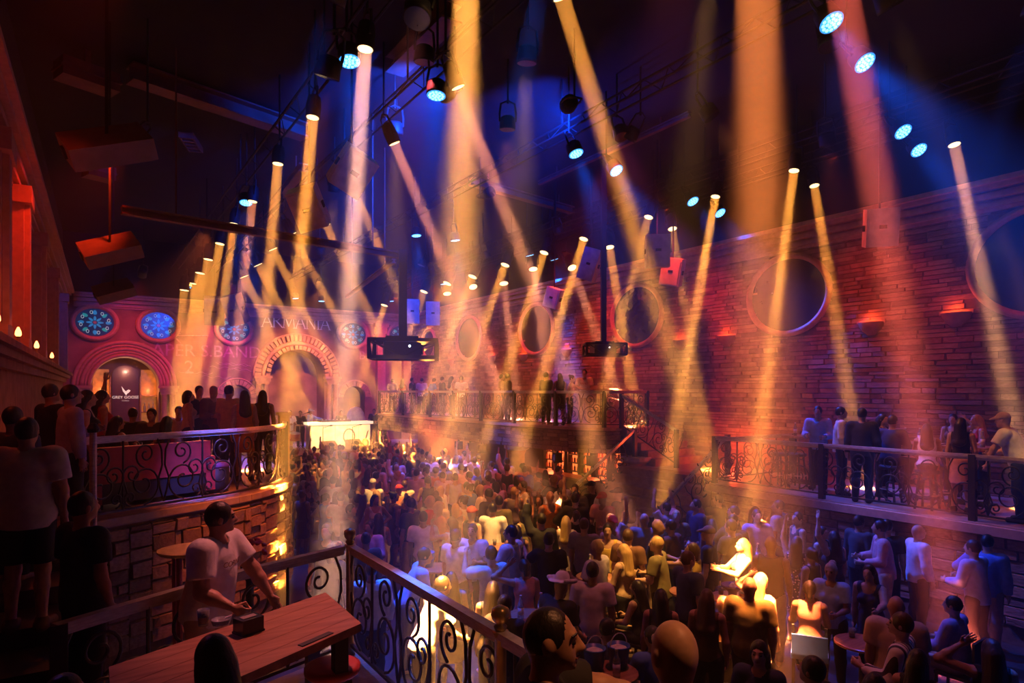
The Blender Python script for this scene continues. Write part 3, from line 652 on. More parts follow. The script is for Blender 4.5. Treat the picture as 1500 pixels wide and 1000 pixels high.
BEAMS = [  # lamp in picture, a second point the shaft passes, power factor, colour, group
 ((535, 72), (514, 400), 1.3, (1, .44, .24), GL), ((458, 172), (434, 450), 1.3, AM, GL), ((407, 240), (388, 480), 1.1, AM, GL), ((370, 295), (350, 470), .9, PK, GL), ((343, 328), (322, 480), 1, AM, GL),
 ((322, 357), (298, 500), 1, AM, GL), ((305, 380), (284, 520), .9, AM, GL), ((293, 400), (265, 580), 1, AM, GL), ((281, 415), (258, 600), .8, AM, GL), ((270, 425), (252, 600), .8, AM, GL),
 ((428, 343), (507, 490), .8, AM, GM), ((400, 365), (468, 500), .8, AM, GM), ((378, 388), (450, 520), .8, AM, GM), ((358, 405), (432, 560), .8, AM, GM), ((478, 330), (560, 500), .8, AM, GM), ((518, 278), (590, 440), .8, AM, GM),
 ((578, 210), (645, 370), .8, PK, GM), ((671, 128), (768, 380), .8, PK, GM), ((823, -4), (930, 340), .9, AM, GM),
 ((1163, 250), (1107, 680), 1.2, AM, GR), ((1048, 288), (985, 650), 1.3, AM, GR), ((950, 318), (918, 440), .6, AM, GR), ((855, 350), (792, 560), 1.1, AM, GR), ((797, 370), (737, 560), 1.05, AM, GR),
 ((740, 388), (676, 570), 1.0, AM, GR), ((692, 405), (632, 560), .95, AM, GR), ((655, 415), (598, 540), .9, AM, GR), ((621, 427), (575, 560), .85, AM, GR), ((563, 447), (528, 560), 1, AM, GR),
 ((1398, 212), (1468, 540), .8, (1, .40, .16), GN), ((1193, 272), (1246, 600), .9, AM, GN), ((985, 335), (1015, 520), .5, AM, GN), ((893, 362), (933, 620), .8, AM, GN), ((838, 392), (892, 540), .5, PK, GN), ((738, 415), (752, 540), .5, PK, GN), ((693, 420), (722, 540), .5, PK, GN), ((781, 394), (796, 520), .5, PK, GN), ((655, 430), (668, 560), .5, PK, GN)]
LAB = {GL: 'amber moving-head lamp throwing a near-upright shaft above the sofa balcony', GR: 'amber moving-head lamp throwing a shaft down from the bar balcony truss', GM: 'amber moving-head lamp throwing a slanting shaft across the others', GN: 'amber moving-head lamp close to the stone wall throwing a thin shaft'}
for a, b, k, col, gname in BEAMS:
    p = atZ(*a, ZLAMP) if gname != GN else atX(*a, 14.5)
    if p.y > 32: p = atY(*a, 32)
    q = atY(*b, p.y) if gname != GN else atX(*b, 14.15)
    sz = min(.34, max(.2, .2*fwd(p)/16)); beam(p, q, BE*k*{GL: .92, GM: .9, GR: .85, GN: .75}[gname]*(sz/.2)**1.3, col, sz, 4.6, LAB[gname], gname)
# three big lamps nearer the camera, above the frame
p = atZ(684, -40, ZLAMP); beam(p, atY(672, 420, p.y), 460, (1, .37, .06), .30, 9, 'large moving-head lamp throwing the brightest golden column of light', None)
p = atZ(1108, -60, ZLAMP+.4); beam(p, atY(1118, 640, p.y), 410, (1, .24, .05), .50, 9, 'large moving-head lamp throwing the broad soft orange column of light', None)
p = atZ(1228, -45, ZLAMP); beam(p, atY(1292, 320, p.y), 210, (1, .14, .08), .34, 5.5, 'large moving-head lamp throwing the pinkish column beside the blue lamps', None)
# blue LED wash lamps
PARS = [((512, 90), (.0, -.25, -1), 1.0), ((639, 140), (-.1, -.1, -1), .9), ((844, 225), (.1, -.4, -1), 1.0), ((903, 250), (.1, -.7, -1), .9), ((1218, 33), (-.1, -.55, -1), .9), ((1267, 92), (-.1, -.75, -1), 1.0), ((1323, 193), (-.25, -.75, -1), .45), ((1346, 220), (-.3, -.75, -1), .45),
        ((1015, 295), (.0, -.7, -1), .5), ((1055, 312), (.0, -.8, -1), .5), ((610, 345), (.05, -.1, -1), 1.0), ((667, 352), (.15, 0, -1), .8), ((776, 374), (.3, 0, -1), .6), ((812, 380), (.35, 0, -1), .6), ((650, 416), (.1, 0, -1), .5), ((573, 441), (.1, 0, -1), .5),
        ((360, 297), (-.1, -.3, -1), .8), ((374, 387), (0, -.1, -1), .8), ((275, 421), (0, -.1, -1), .6), ((433, 437), (.1, 0, -1), .7), ((471, 441), (0, 0, -1), .5)]
for a, d, k in PARS:
    p = atZ(*a, ZLAMP+.05)
    if p.y > 32: p = atY(*a, 32)
    d = Vector(d); tgt = p+d*5
    e, h, rot, dd = housing('led_wash_light', 'round blue LED wash lamp with dotted face on the ceiling rig', 'wash light', p, tgt, 'blue LED wash lamps on the rig', PHEAD, s=1.0)
    link('face', FACE, h); link('led_array', LEDS, h)
    spot(p+dd*.05, tgt, 7800*k, (.003, .09, 1), 31, 1, .1)
# added blue floods to tint the haze at the upper right and down the middle
wash((9.6, 15.5, 9.5), (11.0, 6, 10.6), 1500, (.003, .035, 1), 46)
wash((7.8, 9.8, 9.4), (11, 17, 10.7), 5400, (.003, .045, 1), 70)
wash((6.5, 18, 9.6), (9.5, 26, 9.0), 1600, (.006, .07, 1), 70)
wash((5.5, 10.5, 9.3), (6.4, 18, 10.5), 7600, (.003, .06, 1), 80)
for p, tgt, en, col, an in ADDED_WASH:  # dark housings made up to carry the added washes
    e, h, rot, dd = housing('added_wash_flood', 'added black wash flood lamp, hung in the rig to light the hall', 'flood light', Vector(p), Vector(tgt), 'added wash floods on the rig', PHEAD)
    link('face', MATS and bpy.data.meshes.get('dark_face') or MB().lathe([(.155, -.004), (.155, .01)], 18).mesh('dark_face', glassd), h)
    spot(Vector(p)+dd*.06, tgt, en, col, an)
# loudspeakers hung on rods: (picture, height z, width, height, depth, aim picture turn, tilt, label)
def speaker(p, w, h, d, rz, tilt, label, m=cab_m, roll=0, M=None):
    e = thing('hanging_loudspeaker', label, 'loudspeaker', p, rz)
    M = M or Matrix.Rotation(R(-tilt), 4, 'X') @ Matrix.Rotation(R(roll), 4, 'Y')
    MB().box((-w/2, -d/2, -h/2), (w/2, d/2, h/2), M).obj('cabinet', m, e)
    MB().box((-w/2+.04, -d/2-.02, -h/2+.04), (w/2-.04, -d/2, h/2-.04), M).obj('grille', m, e)
    MB().box((-w*.12, -d/2-.03, -.02), (w*.12, -d/2-.018, .05), M).obj('badge', black, e)
    for s in (-1, 1): MB().box((s*(w/2+.015)-.015, -.06, -.06), (s*(w/2+.015)+.015, .06, .06), M).obj('bracket', black, e)
    a = M @ Vector((0, d*.2, 0)); MB().bar(a, (a.x, a.y, 10.6-p[2]), .035).obj('hanger', black, e)
face = lambda p, off=0: math.atan2(-p[0], p[1])*-1+R(off)
for px, py, z, w, h, d, rz, tilt, roll, lab, m in (
  (516, 250, 7.6, .55, .68, .5, -12, 30, 28, 'pale tilted loudspeaker hanging in the blue haze beside the lavender shaft', white_p), (452, 304, 7.4, .55, .75, .5, -25, 30, -18, 'pale tilted loudspeaker hanging behind two amber shafts', white_p),
  (314, 455, 7.0, .72, 1.05, .5, -10, 20, 0, 'big pale hanging loudspeaker above the ghostly wall letters, on the niche side', cab_m), (345, 453, 6.9, .6, 1.1, .5, -40, 20, -10, 'big pale hanging loudspeaker above the ghostly wall letters, on the great arch side', cab_m),
  (1290, 333, 7.2, .58, .75, .45, -52, 14, 0, 'square pale loudspeaker hanging before the cornice above two sconces', white_p), (963, 368, 7.6, .62, .85, .45, -40, 6, 0, 'upright pale loudspeaker at the cornice, nearer side of a pair', white_p), (985, 398, 7.2, .55, .75, .45, -62, 10, 12, 'tilted pale loudspeaker at the cornice, wall side of a pair', white_p),
  (865, 387, 7.7, .5, .95, .45, -58, 8, 20, 'narrow pale loudspeaker hanging beside the smaller projector pole', white_p), (811, 436, 7.0, .5, .65, .4, -62, 8, 20, 'small pale loudspeaker at the cornice over the round window', white_p), (604, 456, 7.0, .55, .95, .4, -25, 6, 0, 'tall pale loudspeaker near the far corner, stage side of a pair', white_p), (634, 459, 7.0, .55, .95, .4, -25, 6, 0, 'tall pale loudspeaker near the far corner, stone wall side of a pair', white_p)):
    p = atZ(px, py, z); speaker(p, w, h, d, R(rz), -tilt, lab, m, roll)
right_, fwd_, up_ = Vector((CA, -SA, 0)), Vector((SA, CA, 0)), Vector((0, 0, 1))
ux = (right_*.9+up_*.42+fwd_*.63).normalized(); vz = (right_*.75-up_*.66-fwd_*.63); vz = (vz-ux*vz.dot(ux)).normalized(); ny = vz.cross(ux)
LM = Matrix((ux, ny, vz)).transposed().to_4x4()
for px, py, f, lab in ((158, 214, 7.9, 'largest hanging loudspeaker, an orange-lit box under the dark duct'), (162, 366, 11.8, 'middle hanging loudspeaker of the dim row beside the red wall'), (167, 426, 17.5, 'farthest hanging loudspeaker of the dim row beside the red wall')):
    speaker(atF(px, py, f), .92, .60, .26, 0, 0, lab, cab_m, 0, LM)
# projectors in open cages on ceiling poles
def projector(px, py, f, label, rz, s, top):
    p = atF(px, py, f); e = thing('projector_cage', label, 'projector', p, rz); e.scale = (s, s, s); w, d, h = .60, .40, .30
    cs = [(x, y) for x, y in ((-w, -d), (w*.9, -d*1.1), (w*1.1, d), (-w*.8, d*1.1))]
    for z in (-h/2, h/2):
        t = MB()
        for i in range(4):
            a, b = cs[i], cs[(i+1) % 4]; t.bar((*a, z), (*b, z), .06)
        t.obj('frame_ring', black, e)
    for i, (x, y) in enumerate(cs):
        MB().bar((x, y, -h/2), (x, y, h/2), .06).obj('upright', black, e); a, b = cs[i], cs[(i+1) % 4]; m_ = ((a[0]+b[0])/2, (a[1]+b[1])/2)
        MB().bar((*a, h/2), (*m_, -h/2), .03).obj('brace', black, e); MB().bar((*m_, -h/2), (*b, h/2), .03).obj('brace', black, e)
    MB().bar((-w, 0, -h/2), (w, 0, -h/2), .08, .03).obj('floor_bar', black, e); MB().bar((0, -d, -h/2), (0, d, -h/2), .08, .03).obj('floor_bar', black, e)
    b = MB().box((-.34, -.26, -h/2+.03), (.30, .26, .12)).obj('projector_body', mat('projector_black', (.02, .02, .022), rough=.35), e)
    MB().lathe([(.09, 0), (.09, .05), (.06, .06)], 16, dirM((1, -.3, 0), (.30, -.08, 0))).obj('projector_lens', glassd, b); MB().lathe([(.02, 0), (.02, .01)], 8, dirM((0, -1, 0), (.1, -.26, .05))).obj('status_light', mat('white_led', (1, 1, 1), emit=(.8, .9, 1), es=6), b)
    MB().box((-.30, -.2, h/2), (.26, .2, h/2+.08)).obj('mount', black, e); MB().box((-.07, -.07, h/2+.06), (.07, .07, (top-p.z)/s)).obj('pole', black, e)
projector(590, 512, 15.9, 'larger black projector cage on a hanging pole, before the end wall', R(-20), 1.38, 7.35)
projector(884, 512, 18.6, 'smaller black projector cage on a ceiling pole, before the round window', R(-25), 1.0, 10.6)
# ================================================================== PEOPLE: smooth bodies and clothes grown from tapered limbs
def _cap(P, a, b, ra, rb):
    ab = b-a; L2 = max(ab@ab, 1e-9); t = np.clip(((P-a)@ab)/L2, 0, 1)
    return np.linalg.norm(P-(a+t[..., None]*ab), axis=-1)-(ra+(rb-ra)*t)
def _ell(P, c, r, M):
    q = (P-c)@M; k0 = np.linalg.norm(q/r, axis=-1); k1 = np.linalg.norm(q/(r*r), axis=-1); return k0*(k0-1)/np.maximum(k1, 1e-6)
I3 = np.eye(3)
def cap(a, b, ra, rb=None, k=.03, cut=False): return ('c', np.array(a, float), np.array(b, float), ra, rb if rb is not None else ra, k, cut)
def ell(c, r, M=I3, k=.04): return ('e', np.array(c, float), np.array(r, float), M, k)
def surf(prims, h, inf=0., clips=(), subs=()):
    lo = np.full(3, 1e9); hi = -lo
    for p in prims:
        if p[0] == 'c':
            m = max(p[3], p[4]); l = np.minimum(p[1], p[2])-m; u = np.maximum(p[1], p[2])+m
        else: m = p[2].max(); l = p[1]-m; u = p[1]+m
        lo = np.minimum(lo, l); hi = np.maximum(hi, u)
    lo = lo-inf-2.5*h; hi = hi+inf+2.5*h; n = np.ceil((hi-lo)/h).astype(int)+1
    ax = [lo[i]+h*np.arange(n[i]) for i in range(3)]
    F = np.full(n, .5)
    for p in prims:
        if p[0] == 'c': m = max(p[3], p[4]); l = np.minimum(p[1], p[2])-m; u = np.maximum(p[1], p[2])+m; k = p[5]
        else: m = p[2].max(); l = p[1]-m; u = p[1]+m; k = p[4]
        e = inf+k+2*h; i0 = np.clip(np.floor((l-e-lo)/h).astype(int), 0, n-1); i1 = np.clip(np.ceil((u+e-lo)/h).astype(int)+1, 1, n)
        s = tuple(slice(i0[i], i1[i]) for i in range(3))
        P = np.stack(np.meshgrid(*[ax[i][s[i]] for i in range(3)], indexing='ij'), -1)
        if p[0] == 'c':
            d = _cap(P, p[1], p[2], p[3], p[4])-inf
            if p[6]:
                dr = (p[2]-p[1])/np.linalg.norm(p[2]-p[1]); d = np.maximum(d, (P-p[2])@dr)
        else: d = _ell(P, p[1], p[2], p[3])-inf
        f = F[s]; hh = np.clip(.5+.5*(f-d)/k, 0, 1); F[s] = f+(d-f)*hh-k*hh*(1-hh)
    P = np.stack(np.meshgrid(*ax, indexing='ij'), -1) if (clips or subs) else None
    for c, nrm in clips: F = np.maximum(F, (P-np.array(c, float))@np.array(nrm, float))
    for p in subs: F = np.maximum(F, -(_cap(P, p[1], p[2], p[3], p[4]) if p[0] == 'c' else _ell(P, p[1], p[2], p[3])))
    return net(F, lo, h)
def net(F, lo, h):
    s = F < 0; n = F.shape
    cs = [(i, j, k) for i in (0, 1) for j in (0, 1) for k in (0, 1)]
    sl = lambda A, c: A[c[0]:n[0]-1+c[0], c[1]:n[1]-1+c[1], c[2]:n[2]-1+c[2]]
    cnt = sum(sl(s, c).astype(np.int8) for c in cs); act = (cnt > 0) & (cnt < 8)
    idx = np.argwhere(act); ids = np.full(act.shape, -1); ids[act] = np.arange(len(idx))
    acc = np.zeros((len(idx), 3)); num = np.zeros(len(idx))
    vals = {c: sl(F, c)[act] for c in cs}
    for a in cs:
        for d in range(3):
            if a[d]: continue
            b = list(a); b[d] = 1; b = tuple(b); va, vb = vals[a], vals[b]; m = (va < 0) != (vb < 0)
            t = va[m]/(va[m]-vb[m]); p = np.tile(np.array(a, float), (m.sum(), 1)); p[:, d] = t; acc[m] += p; num[m] += 1
    V = lo+h*(idx+acc/np.maximum(num, 1)[:, None]); Q = []
    for d in range(3):
        o = [i for i in range(3) if i != d]
        a = [slice(None)]*3; b = [slice(None)]*3; a[d] = slice(0, -1); b[d] = slice(1, None)
        ch = s[tuple(a)] != s[tuple(b)]; e = np.argwhere(ch); e = e[(e[:, o[0]] > 0) & (e[:, o[1]] > 0) & (e[:, o[0]] < n[o[0]]-1) & (e[:, o[1]] < n[o[1]]-1)]
        if not len(e): continue
        ins = s[e[:, 0], e[:, 1], e[:, 2]]
        def cell(du, dv): q = e.copy(); q[:, o[0]] += du; q[:, o[1]] += dv; return ids[q[:, 0], q[:, 1], q[:, 2]]
        q = np.stack([cell(-1, -1), cell(0, -1), cell(0, 0), cell(-1, 0)], 1)
        fl = ins if d != 1 else ~ins
        q[~fl] = q[~fl][:, ::-1]; Q.append(q)
    return V, (np.concatenate(Q) if Q else np.zeros((0, 4), int))
def to_mesh(name, parts, m):
    me = bpy.data.meshes.new(name); vs_ = []; fs = []; n = 0
    for V, Q in parts: vs_ += V.tolist(); fs += (Q+n).tolist(); n += len(V)
    me.from_pydata(vs_, [], fs); me.materials.append(m); me.shade_smooth(); return me
# hands: wrist at the origin, fingers along +z, thumb towards +x, palm facing -y
def hand_prims(curl):
    pr = [cap((0, 0, -.02), (0, 0, .03), .026, .03, .015), ell((0, 0, .055), (.040, .017, .048), I3, .015)]
    for i, (x, ln) in enumerate(((.030, .066), (.010, .075), (-.011, .070), (-.030, .054))):
        p = np.array((x, 0, .088)); a = x*3.0; ang = 0
        for seg, f in enumerate((.45, .32, .23)):
            ang += curl*(.55, .9, .7)[seg]; d = np.array((math.sin(a)*math.cos(ang), -math.sin(ang), math.cos(ang)*math.cos(a))); q = p+d*ln*f
            pr.append(cap(p, q, .0095-.001*seg, .0088-.001*seg, .004)); p = q
    p = np.array((.030, -.004, .025)); q = np.array((.056, -.012-.012*curl, .055)); r = np.array((.060-.03*curl, -.02-.03*curl, .088))
    return pr+[cap(p, q, .013, .011, .008), cap(q, r, .0105, .0085, .004)]
HANDS = {}
def hand(kind, h):
    key = (kind, h)
    if key not in HANDS: HANDS[key] = surf(hand_prims({'open': .06, 'relax': .55, 'grip': 1.35}[kind]), h)
    return HANDS[key]
def rotx(a): c, s = math.cos(a), math.sin(a); return np.array(((1, 0, 0), (0, c, -s), (0, s, c)))
def rotz(a): c, s = math.cos(a), math.sin(a); return np.array(((c, -s, 0), (s, c, 0), (0, 0, 1)))
# poses: arms as (out, forward, up) of upper arm and forearm for the two sides; person faces -y
DOWN = ((.16, .02, -1), (.05, .16, -1))
POSES = {
 'stand': dict(arms=(DOWN, ((.2, -.02, -1), (.0, .3, -1))), say='standing with arms hanging'),
 'drink': dict(arms=(((.22, .25, -1), (-.25, 1, .25)), DOWN), hands=('grip', 'relax'), say='standing with one forearm raised'),
 'both': dict(arms=(((.2, .3, -1), (-.3, 1, .0)), ((.2, .3, -1), (-.3, 1, .1))), hands=('grip', 'grip'), lean=6, say='standing with both forearms held forward'),
 'raise': dict(arms=(((.35, .25, 1), (-.1, .1, 1)), DOWN), hands=('open', 'relax'), say='dancing with one arm raised'),
 'raise2': dict(arms=(((.4, .3, .9), (-.15, .05, 1)), ((.5, .4, .7), (-.2, .1, 1))), hands=('open', 'open'), say='dancing with both arms raised'),
 'phone': dict(arms=(((.25, .8, -.2), (-.25, .35, 1)), DOWN), hands=('grip', 'relax'), say='holding one hand up before the face'),
 'clap': dict(arms=(((.15, .75, -.75), (-.5, 1, .2)), ((.15, .75, -.75), (-.5, 1, .25))), hands=('open', 'open'), say='clapping hands in front'),
 'serve': dict(arms=(((.2, .75, -.75), (.0, .75, -.75)), ((.25, .35, -1), (-.1, 1, -.25))), hands=('relax', 'grip'), lean=10, say='working'),
 'lean': dict(arms=(((.2, .7, -.9), (-.1, 1, -.2)), ((.2, .6, -.9), (-.2, 1, -.1))), hands=('grip', 'grip'), lean=26, say='leaning forward over something'),
 'reach': dict(arms=(((.35, .9, -.35), (.0, 1, .05)), DOWN), hands=('open', 'relax'), lean=8, say='reaching one arm forward'),
 'head': dict(arms=(((.9, .2, .25), (-.9, .0, .75)), DOWN), hands=('open', 'relax'), say='touching the head with one hand'),
 'hip': dict(arms=(((.7, -.2, -.8), (-.75, .3, -.5)), DOWN), hands=('relax', 'relax'), say='standing with one hand on the hip'),
 'point': dict(arms=(((.5, .6, -.5), (.35, .6, .7)), DOWN), hands=('open', 'relax'), say='standing with one hand lifted to the side'),
 'sit': dict(arms=(((.2, .45, -1), (-.2, 1, -.1)), ((.2, .4, -1), (-.3, 1, .0))), hands=('relax', 'relax'), sit=.50, lean=6, say='sitting'),
 'stool': dict(arms=(((.2, .55, -.9), (-.2, 1, .0)), ((.2, .5, -.9), (-.3, 1, .0))), hands=('relax', 'relax'), sit=.80, lean=8, say='sitting on a high stool'),
 'walk': dict(arms=(((.2, .35, -1), (-.05, .7, -.8)), ((.2, -.3, -1), (.0, .1, -1))), stride=.24, say='walking'),
 'rail': dict(arms=(((.35, .8, -.75), (.1, .65, -.8)), ((.25, .5, -.9), (-.2, 1, .1))), hands=('grip', 'grip'), lean=22, say='leaning with one hand on the railing'),
 'forearm': dict(arms=(((.2, .95, -.16), (.0, 1, -.16)), ((.2, .1, -1), (.0, .4, -.9))), hands=('open', 'relax'), lean=8, say='reaching a bare forearm forward'),
}
def skeleton(pose, yaw=0, build=1.0, fem=False):
    p = POSES[pose]; S = {}; sit = p.get('sit'); hz = sit if sit else .93; dz = hz-.93
    Rl = rotx(R(p.get('lean', 0))); piv = np.array((0, 0, .95+dz))
    U = lambda v: Rl@(np.array(v, float)+np.array((0, 0, dz))-piv)+piv
    S['U'] = U; S['R'] = Rl; S['dz'] = dz; st = p.get('stride', 0)
    hw = .095 if not fem else .10
    for i, s in enumerate((1, -1)):
        hip = np.array((s*hw, 0, hz-.02))
        if sit:
            knee = hip+np.array((s*.05, -.43, .02)); an = knee+np.array((0, .04, -.42)); 
            if sit > .7: an = knee+np.array((-s*.02, .12, -.38))
        else:
            f = st*(1 if i == 0 else -1)
            knee = np.array((s*(hw+.01), -.02-f*.6, .50)); an = np.array((s*(hw+.015), .02-f, .09+(abs(f)*.12 if f < 0 else 0)))
        S['leg%d' % i] = (hip, knee, an, an+np.array((s*.025, -.15, -.055)))
        up, fo = p['arms'][i]; sw = (.185 if not fem else .165)*(.9+.1*build)
        sh = U((s*sw, .005, 1.425)); vec = lambda v: Rl@(np.array((s*v[0], -v[1], v[2]))/np.linalg.norm(v))
        el = sh+vec(up)*.285; wr = el+vec(fo)*.255
        S['arm%d' % i] = (sh, el, wr, vec(fo), s)
    Rh = Rl@rotx(R(-p.get('lean', 0)*.6))@rotz(R(yaw)); nk = U((0, .005, 1.50)); S['Rh'] = Rh
    S['H'] = lambda v: nk+Rh@(np.array(v, float)-np.array((0, .005, 1.50)))
    return S
def torso(S, build=1.0, fem=False):
    U, M = S['U'], S['R']; b = build
    t = [ell(U((0, .01, .96)), (.165*(.85+.15*b)*(1.04 if fem else 1), .115*b, .13), M), ell(U((0, .0-.02*(b-1), 1.12)), ((.125 if fem else .142)*b, .10*b*(1+.3*(b-1)), .17), M), ell(U((0, .01, 1.31)), ((.145 if fem else .168)*b, .112*b, .165), M),
         cap(U((-.135 if fem else -.15, .01, 1.425)), U((.135 if fem else .15, .01, 1.425)), .062*b)]
    if fem: t += [ell(U((s*.07, -.09, 1.285)), (.062, .055, .06), M, .03) for s in (-1, 1)]
    return t
def arm(S, i, b, upto=1.0, extra=0, fore=True):
    sh, el, wr, d, s = S['arm%d' % i]; f = .9 if b < 1 else b
    if upto < 1: return [cap(sh, sh+(el-sh)*upto, .062*f+extra, .052*f+extra*1.6, .03, True)]
    q = [cap(sh, el, .056*f+extra, .043*f+extra)]
    return q+([cap(el, el+(wr-el)*.35, .043*f+extra, .041*f+extra), cap(el+(wr-el)*.35, wr, .041*f+extra, .027+extra)] if fore else [])
def leg(S, i, b, extra=0):
    hip, kn, an, toe = S['leg%d' % i]; c = kn+(an-kn)*.3+np.array((0, .015, 0))
    return [cap(hip, kn, .088*(.8+.2*b)+extra, .056+extra), cap(kn, c, .054+extra, .055+extra), cap(c, an, .055+extra, .037+extra)]
def head_prims(S):
    H, M = S['H'], S['Rh']
    q = [cap(S['U']((0, .012, 1.44)), H((0, .012, 1.57)), .055, .053), ell(H((0, .005, 1.655)), (.074, .094, .105), M), ell(H((0, -.045, 1.600)), (.053, .055, .065), M, .03), cap(H((0, -.100, 1.655)), H((0, -.118, 1.625)), .010, .016, .014), cap(H((-.012, -.108, 1.622)), H((.012, -.108, 1.622)), .012, .012, .01), cap(H((-.03, -.083, 1.674)), H((.03, -.083, 1.674)), .013, .013, .02), ell(H((0, -.088, 1.585)), (.024, .018, .012), M, .012), ell(H((0, -.085, 1.555)), (.022, .02, .016), M, .02)]
    for s in (-1, 1): q += [ell(H((s*.076, .008, 1.640)), (.011, .022, .032), M, .008)]
    return q
CACHE = {}
def cached(key, fn):
    if key not in CACHE: CACHE[key] = fn()
    return CACHE[key]
def body_mesh(pose, yaw, b, fem, h, hh):
    def mk():
        S = skeleton(pose, yaw, b, fem); pr = torso(S, b, fem)+head_prims(S)
        for i in (0, 1):
            pr += arm(S, i, b)+leg(S, i, b); an, toe = S['leg%d' % i][2:]; pr += [cap(an, an+np.array((0, .03, -.05)), .038, .035), cap(an+np.array((0, 0, -.04)), toe, .036, .028)]
        parts = [surf(pr, h)]
        kinds = POSES[pose].get('hands', ('relax', 'relax'))
        for i in (0, 1):
            sh, el, wr, d, s = S['arm%d' % i]; V, Q = hand(kinds[i], hh)
            z = d; ref = np.array((-s, 0, 0.)) if abs(d[2]) > .75 else np.array((0, 0, 1.))      # thumb side: inwards-forward or up
            if abs(d[2]) > .75: ref = np.array((0, -1., 0))
            x = ref-z*(ref@z); x /= np.linalg.norm(x); y = np.cross(z, x)
            inward = np.array((s, 0, 0.))                                                 # palm (-y) should face inwards
            fl = 1 if y@inward > 0 else -1
            V2 = np.stack([V[:, 0]*1.0, V[:, 1]*fl, V[:, 2]], 1); Wm = np.stack([x, y, z], 1)
            parts.append((V2@Wm.T+wr, Q if fl > 0 else Q[:, ::-1]))
        return to_mesh('body', parts, skin_m)
    return cached(('b', pose, yaw, b, fem, h, hh), mk)
def top_mesh(kind, pose, b, fem, h):
    def mk():
        S = skeleton(pose, 0, b, fem); U = S['U']; M = S['R']; up = M@np.array((0, 0, 1.)); sit = POSES[pose].get('sit')
        tor = torso(S, b, fem); neck = cap(U((0, -.005, 1.44)), U((0, -.01, 1.60)), .068, .075); hem = .86 if not sit else .93
        pr = list(tor); clips = []; subs = [neck]
        if kind in ('tee', 'shirt', 'jacket'):
            pr[0] = ell(U((0, .01, .98)), (.165*b, .115*b, .14), M); pr.append(cap(U((0, 0, 1.2)), U((0, 0, hem-.1)), .13*b, .145*b, .05))
            for i in (0, 1): pr += arm(S, i, b, .68, .012) if kind == 'tee' else arm(S, i, b, 1, .012)
            clips = [(U((0, 0, hem)), -up)]
            if kind != 'tee':                     # stop the sleeves at the wrists by carving the hands free
                for i in (0, 1): sh, el, wr, d, s = S['arm%d' % i]; subs.append(cap(wr+d*.01, wr+d*.2, .06, .1))
        elif kind == 'tank':
            clips = [(U((0, 0, hem+.03)), -up)]; subs = [cap(U((0, -.03, 1.42)), U((0, -.04, 1.60)), .085, .13)]
            for i in (0, 1): sh = S['arm%d' % i][0]; sgn = S['arm%d' % i][4]; subs.append(ell(sh+M@np.array((sgn*.03, 0, .0)), (.062, .13, .10), M))
        elif kind == 'dress':
            for i in (0, 1): sh = S['arm%d' % i][0]; sgn = S['arm%d' % i][4]; subs.append(ell(sh+M@np.array((sgn*.04, 0, .0)), (.06, .13, .10), M))
            subs[0] = cap(U((0, -.03, 1.42)), U((0, -.04, 1.60)), .085, .13)
            if sit: k0 = (S['leg0'][0]+S['leg1'][0])/2; k1 = (S['leg0'][1]+S['leg1'][1])/2; pr.append(cap(k0, k0+(k1-k0)*.7, .14, .13, .05, True))
            else: pr.append(cap(U((0, 0, 1.05)), (0, .01, .56), .14, .175, .05, True))
        return to_mesh('top', [surf(pr, h, .014, clips, subs)], cloth_m)
    return cached(('t', kind, pose, b, fem, h), mk)
def bottom_mesh(kind, pose, b, fem, h):
    def mk():
        S = skeleton(pose, 0, b, fem); U = S['U']; M = S['R']; up = M@np.array((0, 0, 1.)); sit = POSES[pose].get('sit')
        pr = [ell(U((0, .01, .95)), (.165*(.85+.15*b), .115*b, .13), M)]; clips = [(U((0, 0, 1.01)), up)]
        if kind == 'skirt':
            if sit: k0 = (S['leg0'][0]+S['leg1'][0])/2; k1 = (S['leg0'][1]+S['leg1'][1])/2; pr.append(cap(k0, k0+(k1-k0)*.75, .14, .13, .05, True))
            else: pr.append(cap((0, .01, .98), (0, .01, .55), .14, .19, .04, True))
        else:
            for i in (0, 1):
                hip, kn, an, toe = S['leg%d' % i]
                if kind == 'shorts': pr.append(cap(hip, hip+(kn-hip)*.85, .10, .088, .03, True))
                else: pr += leg(S, i, b, .008)
            if kind != 'shorts' and not sit: clips.append(((0, 0, .07), (0, 0, -1.)))
        return to_mesh('bottom', [surf(pr, h, .012, clips)], cloth_m)
    return cached(('o', kind, pose, b, fem, h), mk)
def shoes_mesh(pose, h):
    def mk():
        S = skeleton(pose); pr = []
        for i in (0, 1):
            an, toe = S['leg%d' % i][2:]; pr += [cap(an+np.array((0, .035, -.045)), toe+np.array((0, 0, .004)), .042, .036), cap(an, an+np.array((0, .01, -.04)), .042)]
        return to_mesh('shoes', [surf(pr, h, .008)], cloth_m)
    return cached(('s', pose, h), mk)
